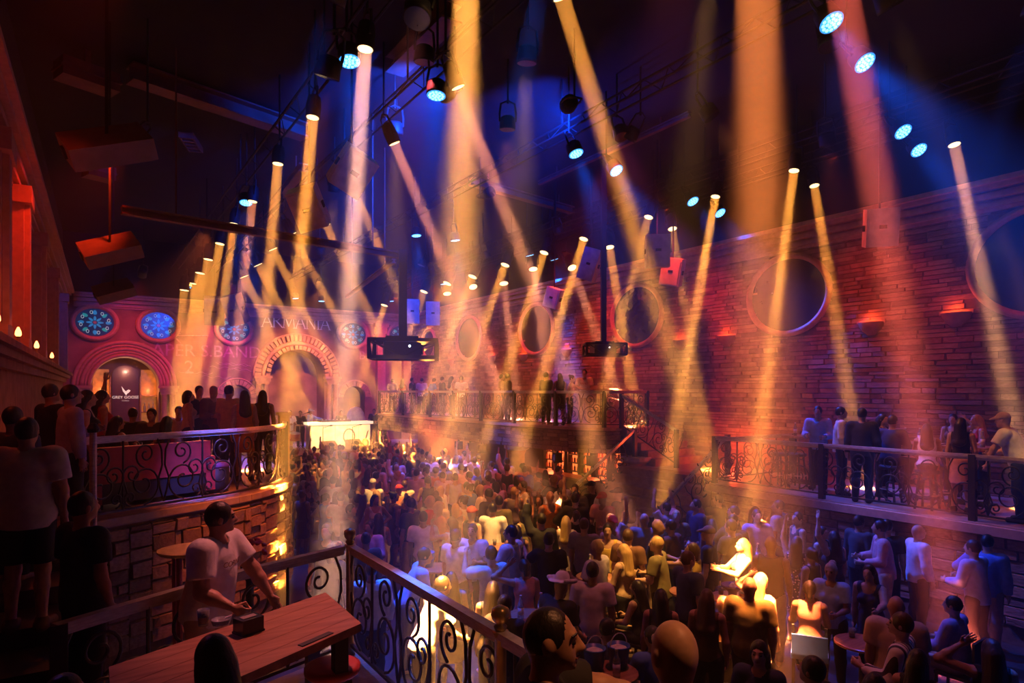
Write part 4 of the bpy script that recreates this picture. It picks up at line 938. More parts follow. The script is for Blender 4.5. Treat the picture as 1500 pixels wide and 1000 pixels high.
def hair_mesh(kind, pose, yaw, h):
    def mk():
        S = skeleton(pose, yaw); H, M = S['H'], S['Rh']
        face_ = ell(H((0, -.115, 1.615)), (.072, .085, .098), M); e0 = ell(H((0, .012, 1.662)), (.083, .100, .108), M, .02)
        pr = [e0]; subs = [face_]; clips = [(H((0, .03, 1.575)), M@np.array((0, -.25, -1.)))]
        if kind == 'long':
            pr += [cap(H((0, .065, 1.62)), S['U']((0, .12, 1.30)), .085, .075), cap(H((.06, .04, 1.62)), S['U']((.08, .10, 1.33)), .035, .04), cap(H((-.06, .04, 1.62)), S['U']((-.08, .10, 1.33)), .035, .04), cap(S['U']((-.06, .135, 1.30)), S['U']((.06, .135, 1.30)), .05)]; clips = []
        elif kind == 'bob': pr += [cap(H((0, .05, 1.62)), H((0, .05, 1.53)), .085, .08)]; clips = []
        elif kind == 'crop': pr = [ell(H((0, .010, 1.658)), (.0765, .0965, .107), M, .02)]; subs = [ell(H((0, -.11, 1.655)), (.075, .075, .125), M)]; clips = [(H((0, .03, 1.60)), M@np.array((0, -.3, -1.)))]
        elif kind == 'bun': pr += [ell(H((0, .09, 1.74)), (.05, .05, .045), M, .015)]
        elif kind == 'tail': pr += [cap(H((0, .10, 1.70)), S['U']((0, .16, 1.38)), .04, .03, .02)]
        elif kind == 'cap':
            return to_mesh('cap', [surf([ell(H((0, .005, 1.69)), (.090, .106, .095), M, .01), cap(H((-.03, -.10, 1.69)), H((-.025, -.165, 1.678)), .03, .022, .02), cap(H((.03, -.10, 1.69)), H((.025, -.165, 1.678)), .03, .022, .02)], h, 0, [(H((0, 0, 1.665)), M@np.array((0, 0, -1.)))])], cloth_m)
        elif kind == 'cowboy':
            return to_mesh('cowboy_hat', [surf([ell(H((0, .0, 1.735)), (.082, .105, .095), M, .012), ell(H((0, -.01, 1.70)), (.145, .205, .017), M, .015), cap(H((.135, -.1, 1.735)), H((.135, .1, 1.735)), .017, .017, .045), cap(H((-.135, -.1, 1.735)), H((-.135, .1, 1.735)), .017, .017, .045)], min(h, .013), 0, [], [ell(H((0, 0, 1.84)), (.03, .09, .03), M)])], cloth_m)
        return to_mesh('hair', [surf(pr, h, 0, clips, subs)], hair_m)
    return cached(('h', kind, pose, yaw, h), mk)
EYE = MB().lathe([(.001, -.011), (.009, -.006), (.011, 0), (.009, .006), (.001, .011)], 10).mesh('eye', mat('eye_dark', (.03, .02, .02), rough=.15), True)
LIPS = mat('lips', (.35, .10, .09), rough=.5)
def face_parts(o, pose, yaw, brow):
    S = skeleton(pose, yaw); H = S['H']
    for s in (-1, 1):
        link('eye', EYE, o, H((s*.031, -.084, 1.650)))
        b = MB().tube([H((s*.014, -.096, 1.678)), H((s*.032, -.093, 1.684)), H((s*.05, -.078, 1.677))], .0045, 5).obj('eyebrow', hair_m, o); b.color = (*brow, 1)
    MB().tube([H((-.022, -.098, 1.588)), H((0, -.108, 1.590)), H((.022, -.098, 1.588))], [.004, .008, .004], 6).obj('lips', LIPS, o)
def printed(o, pose, b, fem, body, size, m, dx, z, back=False):
    me = text_mesh(body, size, m, .001); S = skeleton(pose, 0, b, fem); U, M = S['U'], S['R']; rx, ry = (.145 if fem else .168)*b+.02, .112*b+.02
    for v in me.vertices:
        x = v.co.x+dx; zz = z+v.co.y; sx = min(.95, abs(x)/rx); sz = min(.9, abs(zz-1.31)/.2)
        y = .01-(ry*math.sqrt(max(.05, 1-sx*sx-sz*sz*.5))+.006+v.co.z)
        v.co = Vector(U((x, y, zz)) if not back else U((-x, .02-y, zz)))
    link('printed_lettering', me, o)
SKINS = [(.46, .25, .16), (.56, .34, .23), (.34, .18, .11), (.62, .40, .29)]
HAIRC = {'dark': (.015, .010, .008), 'brown': (.07, .035, .018), 'blond': (.55, .36, .14), 'grey': (.35, .30, .26)}
COL = {'white': (.80, .78, .76), 'black': (.015, .015, .018), 'grey': (.28, .27, .28), 'navy': (.03, .04, .11), 'blue': (.10, .24, .62), 'red': (.52, .04, .03), 'pink': (.75, .36, .34), 'yellow': (.72, .52, .10), 'orange': (.75, .23, .05), 'olive': (.20, .17, .07), 'tan': (.55, .40, .25), 'brown': (.16, .075, .04), 'lavender': (.40, .33, .58), 'charcoal': (.06, .06, .065), 'cream': (.78, .66, .46), 'teal': (.06, .30, .32), 'light blue': (.36, .52, .82)}
TOPN = {'tee': 't_shirt', 'shirt': 'long_sleeved_shirt', 'jacket': 'jacket', 'tank': 'sleeveless_top', 'dress': 'dress'}
def person(base, rz, pose='stand', top='tee', tc='white', bottom='trousers', bc='black', hair='short', hc='dark', skin=0, fem=False, build=1.0, height=1.75, q=.022, yaw=0, label='', group=None, shoes=False, face=False, hat=None, hatc='black', topmat=None, text=None):
    hq = .0065 if q < .017 else (.009 if q < .026 else .012)
    o = link('person', body_mesh(pose, yaw, build, fem, q, hq), None, base, (0, 0, rz), [height/1.765]*3, SKINS[skin]); tag(o, label, 'person', group)
    link(TOPN[top], top_mesh(top, pose, build, fem, q), o, color=COL[tc])
    if topmat:
        sl = o.children[0].material_slots[0]; sl.link = 'OBJECT'; sl.material = topmat
    if text: printed(o, pose, build, fem, *text)
    if top != 'dress': link(bottom, bottom_mesh(bottom, pose, build, fem, q), o, color=COL[bc])
    if hair in ('short', 'crop', 'long', 'bob', 'bun', 'tail'): link('hair', hair_mesh(hair, pose, yaw, min(q, .02)), o, color=HAIRC[hc])
    if hat: link('cap' if hat == 'cap' else 'cowboy_hat', hair_mesh(hat, pose, yaw, min(q, .018)), o, color=COL[hatc])
    if shoes: link('shoes', shoes_mesh(pose, q), o, color=COL['black' if shoes is True else shoes])
    if face: face_parts(o, pose, yaw, HAIRC[hc if hc in HAIRC else 'dark'])
    return o
def facing(p, deg):      # 0 = back to the viewer, 90 = facing along picture right, 180 = facing the viewer
    th = math.atan2(p[0], p[1])+R(deg)         # compass direction of the look, clockwise from +Y
    return math.pi-th                           # a person modelled looking along -Y
# ================================================================== FURNITURE AND SMALL THINGS
def bottle(p, label, m=glass_m, group=None, h=.30, cat='bottle'):
    b = thing('bottle', label, cat, p, 0, group); MB().lathe([(.036, 0), (.04, .02), (.04, h*.62), (.015, h*.80), (.015, h*.95)], 10).obj('glass_body', m, b, True); MB().lathe([(.018, h*.93), (.018, h)], 8).obj('cap', white_p, b); MB().lathe([(.0405, h*.2), (.0405, h*.5)], 10).obj('paper_label', white_p, b, True); return b
def tumbler(p, label, group=None):
    b = thing('drinking_glass', label, 'glass', p, 0, group); MB().lathe([(.032, 0), (.04, .11), (.037, .11), (.029, .012)], 12).obj('glass_wall', glass_m, b, True); MB().lathe([(.029, .014), (.034, .06)], 12).obj('drink', mat('amber_drink', (.5, .2, .05), rough=.1), b); return b
blue_b = mat('blue_bucket_plastic', (.03, .10, .5), rough=.3)
def bucket(p, label, m=blue_b):
    b = thing('ice_bucket', label, 'bucket', p); MB().lathe([(.09, 0), (.12, .22), (.125, .22), (.125, .235), (.112, .235), (.085, .02)], 16).obj('pail', m, b, True)
    MB().tube([(.12*math.cos(math.pi*k/10), 0, .22+.14*math.sin(math.pi*k/10)) for k in range(11)], .006, 5).obj('handle', rail_m, b)
    MB().lathe([(.1, .17), (.10, .2), (.05, .225)], 10).obj('ice', white_p, b); return b
def cocktail(p, label, r=.36, h=1.05):
    t = thing('cocktail_table', label, 'table', (p[0], p[1], 0)); MB().lathe([(r-.02, h-.035), (r, h-.03), (r, h-.005), (r-.01, h)], 22).obj('table_top', wood, t); MB().lathe([(.03, .03), (.03, h-.035)], 10).obj('pillar', black, t); MB().lathe([(.24, 0), (.24, .015), (.04, .035)], 18).obj('base', black, t); return Vector((p[0], p[1], h))
def barstool(p, label, group=None, m=black, h=.74):
    t = thing('bar_stool', label, 'stool', p, 0, group); MB().lathe([(.17, h-.07), (.19, h-.05), (.19, h-.01), (.16, h)], 18).obj('seat', m, t, True)
    for k in range(4):
        a = math.pi/4+k*math.pi/2; MB().bar((.20*math.cos(a), .20*math.sin(a), 0), (.12*math.cos(a), .12*math.sin(a), h-.06), .03).obj('leg', black, t)
    MB().tube([(.18*math.cos(2*math.pi*k/18), .18*math.sin(2*math.pi*k/18), .26) for k in range(18)], .012, 5, True).obj('foot_ring', rail_m, t); return t
OCC = []
def spread(p, d, tries=260):
    """the nearest clear spot on the dance floor"""
    p = Vector((p[0], p[1], 0)); best = p
    for k in range(tries):
        r = .03*math.sqrt(k)*1.3; a = k*2.39996; q = Vector((p.x+r*math.cos(a), p.y+r*math.sin(a), 0))
        if all((q.x-x)**2+(q.y-y)**2 >= d*d for x, y in OCC): return q
    return best
def crowd_table(px, py, label, things, h=1.05):
    p = spread(atZ(px, py, h), .50); top = cocktail(p, label, .30, h); OCC.append((p.x, p.y))
    for k, (kind, lab) in enumerate(things):
        a = k*2.1+px; q = top+Vector((.16*math.cos(a), .16*math.sin(a), 0))
        if kind == 'b': bottle(q, lab)
        elif kind == 'u': bucket(q, lab)
        elif kind == 'g': tumbler(q, lab)
        elif kind == 'r': bottle(q, lab, mat('red_can', (.6, .03, .03), rough=.3), None, .2, 'can')
        elif kind == 'd':
            e = thing('dish', lab, 'dish', q); MB().lathe([(.05, 0), (.06, .12), (.14, .19), (.15, .22), (.13, .21), (.05, .14)], 18).obj('bowl', mat('purple_bowl', (.12, .06, .35), rough=.25), e, True); MB().lathe([(.03, .14), (.05, .2), (.02, .24)], 10).obj('filling', white_p, e)
# wooden table on the platform
A_, B_, C_, D_ = Vector((1.61, 5.10)), Vector((1.60, 4.28)), Vector((.12, 3.55)), Vector((.13, 4.42))
tb = thing('wooden_table', 'long walnut bar table of joined planks on the railed platform', 'table', (.9, 4.4, ZP)); H_ = 1.05
for k in range(5):
    f0, f1 = k/5+.003, (k+1)/5-.003; q = [A_.lerp(B_, f0), A_.lerp(B_, f1), D_.lerp(C_, f1), D_.lerp(C_, f0)]
    MB().prism([(v.x-.9, v.y-4.4) for v in reversed(q)], H_-.055, H_).obj('plank', wood, tb)
for v in (A_.lerp(C_, .1), B_.lerp(D_, .1), C_.lerp(A_, .08), D_.lerp(B_, .1)): MB().box((v.x-.9-.045, v.y-4.4-.045, 0), (v.x-.9+.045, v.y-4.4+.045, H_-.055)).obj('leg', black, tb)
MB().bar((A_.x-.98, A_.y-4.6, .25), (D_.x-.78, D_.y-4.5, .25), .05).obj('foot_rail', black, tb)
m_ = (B_*.86+C_*.14); d_ = (C_-B_).normalized(); n_ = Vector((d_.y, -d_.x))*-1
q = MB().bar((m_.x-.9+n_.x*-.05, m_.y-4.4+n_.y*-.05, H_+.004), (m_.x-.9+d_.x*.26+n_.x*-.05, m_.y-4.4+d_.y*.26+n_.y*-.05, H_+.004), .045, .006).obj('name_plate', black, tb)
TZ = ZP+H_
p = atZ(364, 925, TZ); b = thing('napkin_box', 'black napkin dispenser box standing on the wooden table', 'box', p, R(20)); MB().box((-.075, -.06, 0), (.075, .06, .10)).obj('case', mat('black_gloss_plastic', (.012, .012, .014), rough=.25), b); MB().box((-.05, -.025, .10), (.05, .025, .104)).obj('slot', cab_m, b); MB().box((-.08, -.065, 0), (.08, .065, .012)).obj('foot', black, b)
tumbler(atZ(298, 916, TZ), 'cut glass tumbler on the wooden table behind the napkin box')
p = atZ(323, 914, TZ); b = thing('ashtray', 'round glass ashtray on the wooden table beside the tumbler', 'ashtray', p); MB().lathe([(.05, 0), (.062, .035), (.055, .038), (.04, .012)], 16).obj('dish', glass_m, b, True); MB().bar((.03, 0, .036), (.075, .01, .045), .008).obj('cigarette', white_p, b)
barstool(atZ(487, 972, ZP+.76)*1-Vector((0, 0, .76)), 'round dark red stool tucked under the wooden table by the brass rail', None, red_l, .76)
barstool((.49, 3.16, ZP), 'round dark red stool under the dark-haired sitter at the table', None, red_l, .74)
q = thing('side_table', 'small round table with yellow top behind the white-shirted server', 'table', (*atZ(276, 803, 2.1)[:2], 0)); MB().lathe([(.3, 2.06), (.32, 2.08), (.32, 2.1)], 20).obj('table_top', mat('yellow_top', (.75, .55, .15), rough=.4), q); 
for k in range(3): MB().tube([(.2*math.cos(k*2.1), .2*math.sin(k*2.1), 0), (.24*math.cos(k*2.1), .24*math.sin(k*2.1), 2.06)], .03, 8).obj('leg', red_l, q)
p = atF(366, 812, 6.9); q = thing('flower_stand', 'tall stand of red flowers beyond the platform railing', 'flowers', (p.x, p.y, 0)); MB().lathe([(.16, 0), (.16, .04), (.05, .08), (.04, p.z-.28), (.10, p.z-.12), (.08, p.z-.1)], 14).obj('vase', black, q, True)
rn = random.Random(2); petal = mat('red_petal', (.75, .05, .05), (.5, .02, .05), rough=.6)
for k in range(22):
    a = rn.uniform(0, 6.28); e_ = rn.uniform(-.2, 1.2); c = Vector((.15*math.cos(a)*math.cos(e_), .15*math.sin(a)*math.cos(e_), p.z+.15*math.sin(e_)))
    t = MB()
    for j in range(3): t.lathe([(.012, 0), (.032-.006*j, .022), (.036-.008*j, .034), (.02-.004*j, .04)], 7, dirM(c-Vector((0, 0, p.z-.1)), c))
    t.obj('flower', petal, q, True)
# left balcony: sofa, ottomans, low table
def sofa(p, rz, w, label):
    s = thing('sofa', label, 'sofa', p, rz); MB().box((-w/2, -.4, .08), (w/2, .4, .36)).obj('base', black, s)
    for k in range(2): MB().box((-w/2+k*w/2+.02, -.38, .36), (-w/2+(k+1)*w/2-.02, .25, .48)).obj('seat_cushion', red_l, s)
    MB().box((-w/2, .25, .36), (w/2, .42, .86)).obj('backrest', red_l, s)
    for x in (-1, 1): MB().box((x*w/2-.08, -.4, .08), (x*w/2+.08, .42, .62)).obj('armrest', red_l, s)
    for x in (-1, 1):
        for y in (-1, 1): MB().box((x*(w/2-.1)-.03, y*.32-.03, 0), (x*(w/2-.1)+.03, y*.32+.03, .08)).obj('leg', black, s)
sofa((.75, 11.2, ZL), R(205), 1.7, 'red sofa with its back to the curved railing')
sofa((-.2, 13.2, ZL), R(75), 1.8, 'red sofa along the carved red wall')
for k, (x, y, lab) in enumerate(((1.75, 11.55, 'round purple-topped ottoman by the curved railing'), (1.5, 13.0, 'round purple-topped ottoman between sofa table and orange dress'))):
    o = thing('ottoman', lab, 'ottoman', (x, y, ZL)); MB().lathe([(.27, .03), (.29, .06), (.29, .40)], 20).obj('drum', black, o, True); MB().lathe([(.29, .40), (.30, .44), (.27, .49)], 20).obj('cushion', mat('purple_velvet', (.22, .10, .32), rough=.7), o, True)
    for j in range(3): MB().box((.2*math.cos(j*2.1)-.02, .2*math.sin(j*2.1)-.02, 0), (.2*math.cos(j*2.1)+.02, .2*math.sin(j*2.1)+.02, .03)).obj('foot', black, o)
q = thing('low_table', 'low dark table covered with bottles before the red sofa', 'table', (.75, 12.4, ZL)); MB().box((-.5, -.35, .42), (.5, .35, .47)).obj('table_top', wood, q)
for x in (-1, 1):
    for y in (-1, 1): MB().box((x*.45-.03, y*.3-.03, 0), (x*.45+.03, y*.3+.03, .42)).obj('leg', black, q)
for k, lab in enumerate(('clear bottle at the sofa end of the low table', 'clear bottle at the middle of the low table', 'clear bottle at the ottoman end of the low table')): bottle((.45+k*.3, 12.35+.08*k, ZL+.47), lab)
bucket((.7, 12.55, ZL+.47), 'white ice bucket on the low sofa table', white_p)
# right balcony: high tables and stools
for k, (px, py) in enumerate(((1180, 640), (1345, 645), (1420, 652))):
    p = atX(px, py, 13.75); e = thing('high_table', ('high table with bottles beside the pale-shirted man', 'high table behind the navy-shirted sitter', 'high table in front of the white cap')[k], 'table', (13.75, p.y, ZR))
    MB().box((-.35, -.38, 1.02), (.35, .38, 1.07)).obj('table_top', wood, e)
    for x in (-1, 1): MB().box((-.04, x*.28-.04, 0), (.04, x*.28+.04, 1.02)).obj('leg', black, e)
    MB().box((-.25, -.36, 0), (.25, .36, .03)).obj('base', black, e)
    for j in range(3): bottle((13.65+.1*(j % 2), p.y-.25+.22*j, ZR+1.07), ('clear bottle on the high table beside the pale-shirted man', 'clear bottle on the high table behind the navy-shirted sitter', 'clear bottle on the high table in front of the white cap')[k], glass_m, 'bottles on the high tables of the right balcony')
for px, xx in ((1142, 12.8), (1168, 13.0), (1384, 13.1)):
    p = atX(px, 668, xx); barstool((xx, p.y, ZR), 'black bar stool with chrome foot ring behind the long balcony railing', 'bar stools on the right balcony')
# stage: booth, monitors, drums, keyboards, microphone stands
bo = thing('dj_booth', 'glowing white and gold DJ booth on the stage', 'booth', (9.9, 29.4, ZS)); glowm = mat('lit_booth_panel', (1, .85, .55), (1, .7, .3), scale=3, emit=(1, .62, .24), es=1.5)
MB().box((-1.4, -.35, 0), (1.4, .35, 1.1)).obj('carcass', white_p, bo); MB().box((-1.5, -.45, 1.1), (1.5, .4, 1.22)).obj('counter', mat('lit_counter', (1, .9, .7), emit=(1, .75, .45), es=1.2), bo)
for k in range(5): MB().box((-1.38+k*.555, -.39, .08), (-.86+k*.555, -.35, 1.04)).obj('front_panel', glowm, bo)
MB().tube([(.35+.26*math.cos(2*math.pi*k/20), -.41, .55+.34*math.sin(2*math.pi*k/20)) for k in range(20)], .03, 6, True).obj('ring_emblem', brass, bo)
mx_ = thing('mixer', 'low lit mixing console on the glowing booth', 'mixer', (9.7, 29.35, ZS+1.22)); MB().box((-.7, -.2, 0), (.7, .2, .08)).obj('case', cab_m, mx_)
for k in range(8): MB().lathe([(.04, .08), (.04, .13)], 8, Matrix.Translation((-.6+k*.17, -.05, 0))).obj('knob', white_p, mx_)
dm = thing('white_dome', 'white dome-shaped shell standing behind the glowing booth', 'dome', (11.55, 31.7, ZS)); MB().lathe([(.5, 0), (.5, .9), (.48, 1.25), (.40, 1.55), (.26, 1.76), (.08, 1.84)], 24).obj('shell', white_p, dm, True); MB().lathe([(.54, 0), (.54, .08)], 24).obj('foot_ring', cab_m, dm)
def stand(p, h, label):
    s = thing('microphone_stand', label, 'stand', p)
    for k in range(3): MB().tube([(0, 0, .3), (.3*math.cos(k*2.09), .3*math.sin(k*2.09), .02)], .012, 5).obj('leg', black, s)
    MB().tube([(0, 0, .28), (0, 0, h)], .012, 6).obj('pole', black, s); MB().tube([(0, 0, h), (.25, -.3, h+.12)], .010, 5).obj('boom', black, s); MB().lathe([(.02, 0), (.03, .08), (.025, .12), (.005, .14)], 8, dirM((.25, -.3, .05), (.22, -.27, h+.11))).obj('microphone', black, s)
for px, py, h, lab in ((473, 660, 1.0, 'short black tripod stand at the stage edge before the booth'), (440, 662, 1.6, 'tall microphone stand beside the stage drums'), (569, 648, 1.9, 'tall slim microphone stand at the bar end of the stage'), (537, 652, 1.0, 'short tripod stand before the keyboards')):
    p = atZ(px, py, ZS); p.y = min(p.y, 28.4 if px < 550 else 29.3); p.x = min(p.x, 10.2 if px < 550 else 11.75); stand(p, h, lab)
for px, lab in ((483, 'yellowish wedge monitor before the booth, drum side'), (524, 'yellowish wedge monitor before the booth, keyboard side')):
    p = atY(px, 655, 28.2); e = thing('wedge_monitor', lab, 'monitor speaker', (p.x, 28.2 if px < 500 else 28.6, ZS), R(10)); MB().prism([(-.3, 0), (.25, 0), (.3, .12), (-.12, .42), (-.3, .42)], -.32, .32, Matrix(((0, 0, 1, 0), (-1, 0, 0, 0), (0, 1, 0, 0), (0, 0, 0, 1)))).obj('cabinet', mat('gold_wedge', (.62, .45, .2), rough=.6), e); MB().lathe([(.12, 0), (.13, .02)], 16, dirM((0, -.6, .7), (0, -.17, .27))).obj('driver', black, e); MB().box((-.3, -.28, .02), (.3, -.26, .1)).obj('grille', black, e)
def drum(parent, p, r, h, m, tilt=0):
    M = Matrix.Translation(p) @ Matrix.Rotation(R(tilt), 4, 'X'); d = MB().lathe([(r, 0), (r, h)], 16, M).obj('drum_shell', m, parent, True); MB().lathe([(r*1.03, h-.01), (r*1.03, h+.02)], 16, M).obj('drum_skin', white_p, d)
def drumkit(p, rz, label, m):
    k = thing('drum_kit', label, 'drums', p, rz)
    drum(k, (-.35, 0, .55), .2, .22, m, 12); drum(k, (.1, -.05, .6), .2, .24, m, 12); drum(k, (.5, .1, .5), .24, .3, m, 8)
    for x, y in ((-.35, 0), (.1, -.05), (.5, .1)): MB().tube([(x, y, 0), (x, y, .6)], .02, 6).obj('stand_leg', rail_m, k)
    for x, z in ((-.6, 1.1), (.75, 1.15)): MB().tube([(x, .2, 0), (x, .2, z)], .012, 5).obj('cymbal_stand', rail_m, k); MB().lathe([(.22, z), (.05, z+.03)], 16, Matrix.Translation((x, .2, 0)) @ Matrix.Rotation(R(8), 4, 'X')).obj('cymbal', brass, k)
drumkit((7.2, 28.6, ZS), 0, 'red and chrome drum set at the stage side of the booth', red_l)
drumkit((13.55, 14.95, ZF), R(30), 'pale percussion drums behind the high balcony railing', white_p)
kb = thing('keyboard_stand', 'black keyboard on a crossed stand at the bar end of the booth', 'keyboard', (12.35, 30.1, ZS), R(15)); MB().box((-.65, -.16, .95), (.65, .16, 1.05)).obj('keyboard', black, kb); MB().box((-.6, -.15, 1.05), (.6, -.02, 1.06)).obj('keys', white_p, kb)
for s in (-1, 1): MB().bar((s*.45, 0, .02), (-s*.45, 0, .95), .04).obj('crossed_leg', black, kb)
gt = thing('guitar', 'pale guitar leaning on a stand before the booth', 'guitar', (10.95, 28.75, ZS), R(20)); MB().lathe([(.17, -.04), (.2, 0), (.17, .04)], 16, dirM((0, -1, .3), (0, 0, .25))).obj('body', mat('pale_guitar', (.75, .55, .3), rough=.35), gt, True); MB().bar((0, .03, .3), (.35, .2, .85), .05, .03).obj('neck', wood, gt); MB().bar((0, .1, 0), (0, .12, .35), .03).obj('stand_leg', black, gt)

# ================================================================== PEOPLE
def patterned(name, kind, c1, c2, scale):
    m = mat(name, c1, rough=.85); nt = m.node_tree; b = nt.nodes['Principled BSDF']; tc_ = nt.nodes.new('ShaderNodeTexCoord')
    n = nt.nodes.new('ShaderNodeTexWave' if kind == 'wave' else 'ShaderNodeTexVoronoi'); n.inputs['Scale'].default_value = scale
    if kind == 'wave': n.bands_direction = 'X'
    r_ = nt.nodes.new('ShaderNodeValToRGB'); r_.color_ramp.interpolation = 'CONSTANT'; r_.color_ramp.elements[0].color = (*c1, 1); r_.color_ramp.elements[1].color = (*c2, 1); r_.color_ramp.elements[1].position = .62 if kind == 'wave' else .33
    nt.links.new(tc_.outputs['Object'], n.inputs['Vector']); nt.links.new(n.outputs[0], r_.inputs[0]); nt.links.new(r_.outputs[0], b.inputs['Base Color']); return m
striped = patterned('striped_cloth', 'wave', (.80, .76, .68), (.05, .04, .04), 5.0); spotted = patterned('spotted_cloth', 'vor', (.78, .58, .58), (.10, .05, .05), 26)
SAY = {'stand': 'arms hanging', 'drink': 'one forearm raised', 'both': 'forearms forward', 'raise': 'one arm raised', 'raise2': 'both arms raised', 'phone': 'hand before face', 'clap': 'clapping', 'hip': 'hand on hip', 'point': 'hand lifted sideways', 'reach': 'reaching forward', 'lean': 'leaning forward'}
DFL = dict(z=0)
def put(px, py, deg, z=0., height=1.72, pose='stand', X=None, Y=None, F=None, q=.018, **k):
    """stand a person so that the crown shows at this picture point; X, Y or F fix the distance when the height does not"""
    sit = POSES[pose].get('sit'); hz = height*(1.765+((sit-.93) if sit else 0))/1.765; lean = POSES[pose].get('lean', 0)
    if lean: hz -= height*.46*(1-math.cos(R(lean)))
    p = atX(px, py, X) if X is not None else atY(px, py, Y) if Y is not None else atF(px, py, F) if F is not None else atZ(px, py, z+hz)
    p = Vector((p.x, p.y, z))
    if z == 0: p = spread(p, .45); OCC.append((p.x, p.y))
    rz = facing(p, deg)
    o = person(p, rz, pose, height=height, q=q, **k)
    if lean:           # keep the head, not the feet, on the picture point
        d = Vector((math.sin(rz), -math.cos(rz), 0)); o.location -= d*(.60*height/1.75*math.sin(R(lean)))
    return o
HQ = .014
# -- foreground
put(322, 742, 122, ZP, 1.80, 'serve', F=5.0, q=.012, top='tee', tc='white', bc='tan', build=1.22, hair='short', skin=0, yaw=40, face=True, text=('CORNER', .062, wood, .02, 1.33), label='server in printed white T-shirt and tan trousers bending over the platform railing')
put(806, 886, 84, ZP, 1.82, 'forearm', F=2.5, q=.010, top='tee', tc='black', bc='black', build=1.2, hair='crop', skin=0, yaw=-6, face=True, label='person in black T-shirt stretching a tattooed forearm past the brass ball post')
put(988, 908, -14, ZP, 1.82, 'stand', F=2.35, q=.010, top='shirt', tc='brown', bc='black', build=1.2, hair='none', skin=1, yaw=18, label='person in dark brown top with back turned, beside the tattooed forearm')
put(312, 934, -20, ZP, 1.68, 'stool', F=2.92, q=HQ, top='tank', tc='black', bc='black', hair='long', fem=True, skin=0, label='dark figure in black seated on a stool at the wooden table')
put(40, 640, 20, 1.9, 1.78, 'stand', F=5.4, q=HQ, top='tee', tc='white', bottom='shorts', bc='black', build=1.25, skin=1, shoes='brown', label='person in loose white T-shirt and black shorts on the dark stairs')
put(122, 735, 60, 1.42, 1.72, 'stand', F=4.9, q=HQ, top='tee', tc='black', bc='black', skin=0, label='person all in black on the dark stairs below the blue-lit post')
put(104, 568, 75, ZL, 1.72, 'drink', F=7.4, q=HQ, top='jacket', tc='lavender', bc='black', skin=0, shoes=True, label='person in lavender jacket standing at the head of the dark stairs')
put(128, 588, 95, ZL, 1.66, 'stand', F=8.6, top='tank', tc='black', bc='black', hair='long', fem=True, skin=1, label='person in black top just behind the lavender jacket')
put(75, 590, 60, ZL, 1.74, 'stand', F=8.2, top='shirt', tc='black', bc='black', label='person in black shirt against the carved red wall')
put(20, 625, 40, 2.05, 1.70, 'stand', F=6.3, top='jacket', tc='charcoal', bc='black', label='person in charcoal jacket higher on the dark stairs than the white T-shirt')
put(95, 945, 70, ZP, 1.6, 'sit', F=3.3, q=HQ, top='shirt', tc='lavender', bc='navy', skin=1, label='person in lavender shirt sitting on the dark steps below the table')
# -- left balcony
G = None
for a in ((172, 618, 60, 'sit', 'dress', 'black', 'long', True, 1, 12.0, 'sitter in black dress on the red sofa lifting a forearm'), (195, 612, 20, 'sit', 'tee', 'black', 'short', False, 0, 14.2, 'sitter in black T-shirt before the goose panel'), (222, 605, 200, 'sit', 'shirt', 'charcoal', 'short', False, 0, 13.6, 'sitter in charcoal shirt at the far side of the low table'), (245, 628, 30, 'sit', 'dress', 'red', 'long', True, 1, 11.4, 'sitter in red dress on the sofa by the curved railing'),
          (276, 575, 80, 'drink', 'tank', 'cream', 'bob', True, 3, 14.5, 'person in cream top at the edge of the balcony party'), (292, 585, 160, 'stand', 'shirt', 'black', 'short', False, 0, 15.0, 'person in black shirt between the cream top and the dark red shirt'), (313, 570, 150, 'both', 'shirt', 'brown', 'none', False, 1, 14.2, 'person in dark brown shirt with both forearms forward on the sofa balcony'), (336, 576, 40, 'stand', 'tee', 'yellow', 'short', False, 1, 13.3, 'person in yellow T-shirt on the sofa balcony'),
          (358, 574, -10, 'stand', 'dress', 'orange', 'long', True, 1, 12.6, 'person in orange dress with back to the hall at the curved railing'), (385, 580, 10, 'stand', 'tank', 'black', 'long', True, 0, 13.4, 'person in black top beside the orange dress'), (150, 600, 80, 'raise', 'tank', 'red', 'long', True, 1, 12.6, 'person in red top raising an arm by the niche arch'), (262, 596, 190, 'sit', 'tee', 'white', 'short', False, 1, 15.5, 'sitter in white T-shirt at the back of the sofa balcony')):
    px, py, dg, ps, tp, tc, hr, fm, sk, yy, lab = a
    put(px, py, dg, ZL, 1.66 if fm else 1.76, ps, Y=yy, top=tp, tc=tc, bc='black', hair=hr, fem=fm, skin=sk, label=lab, shoes=True)
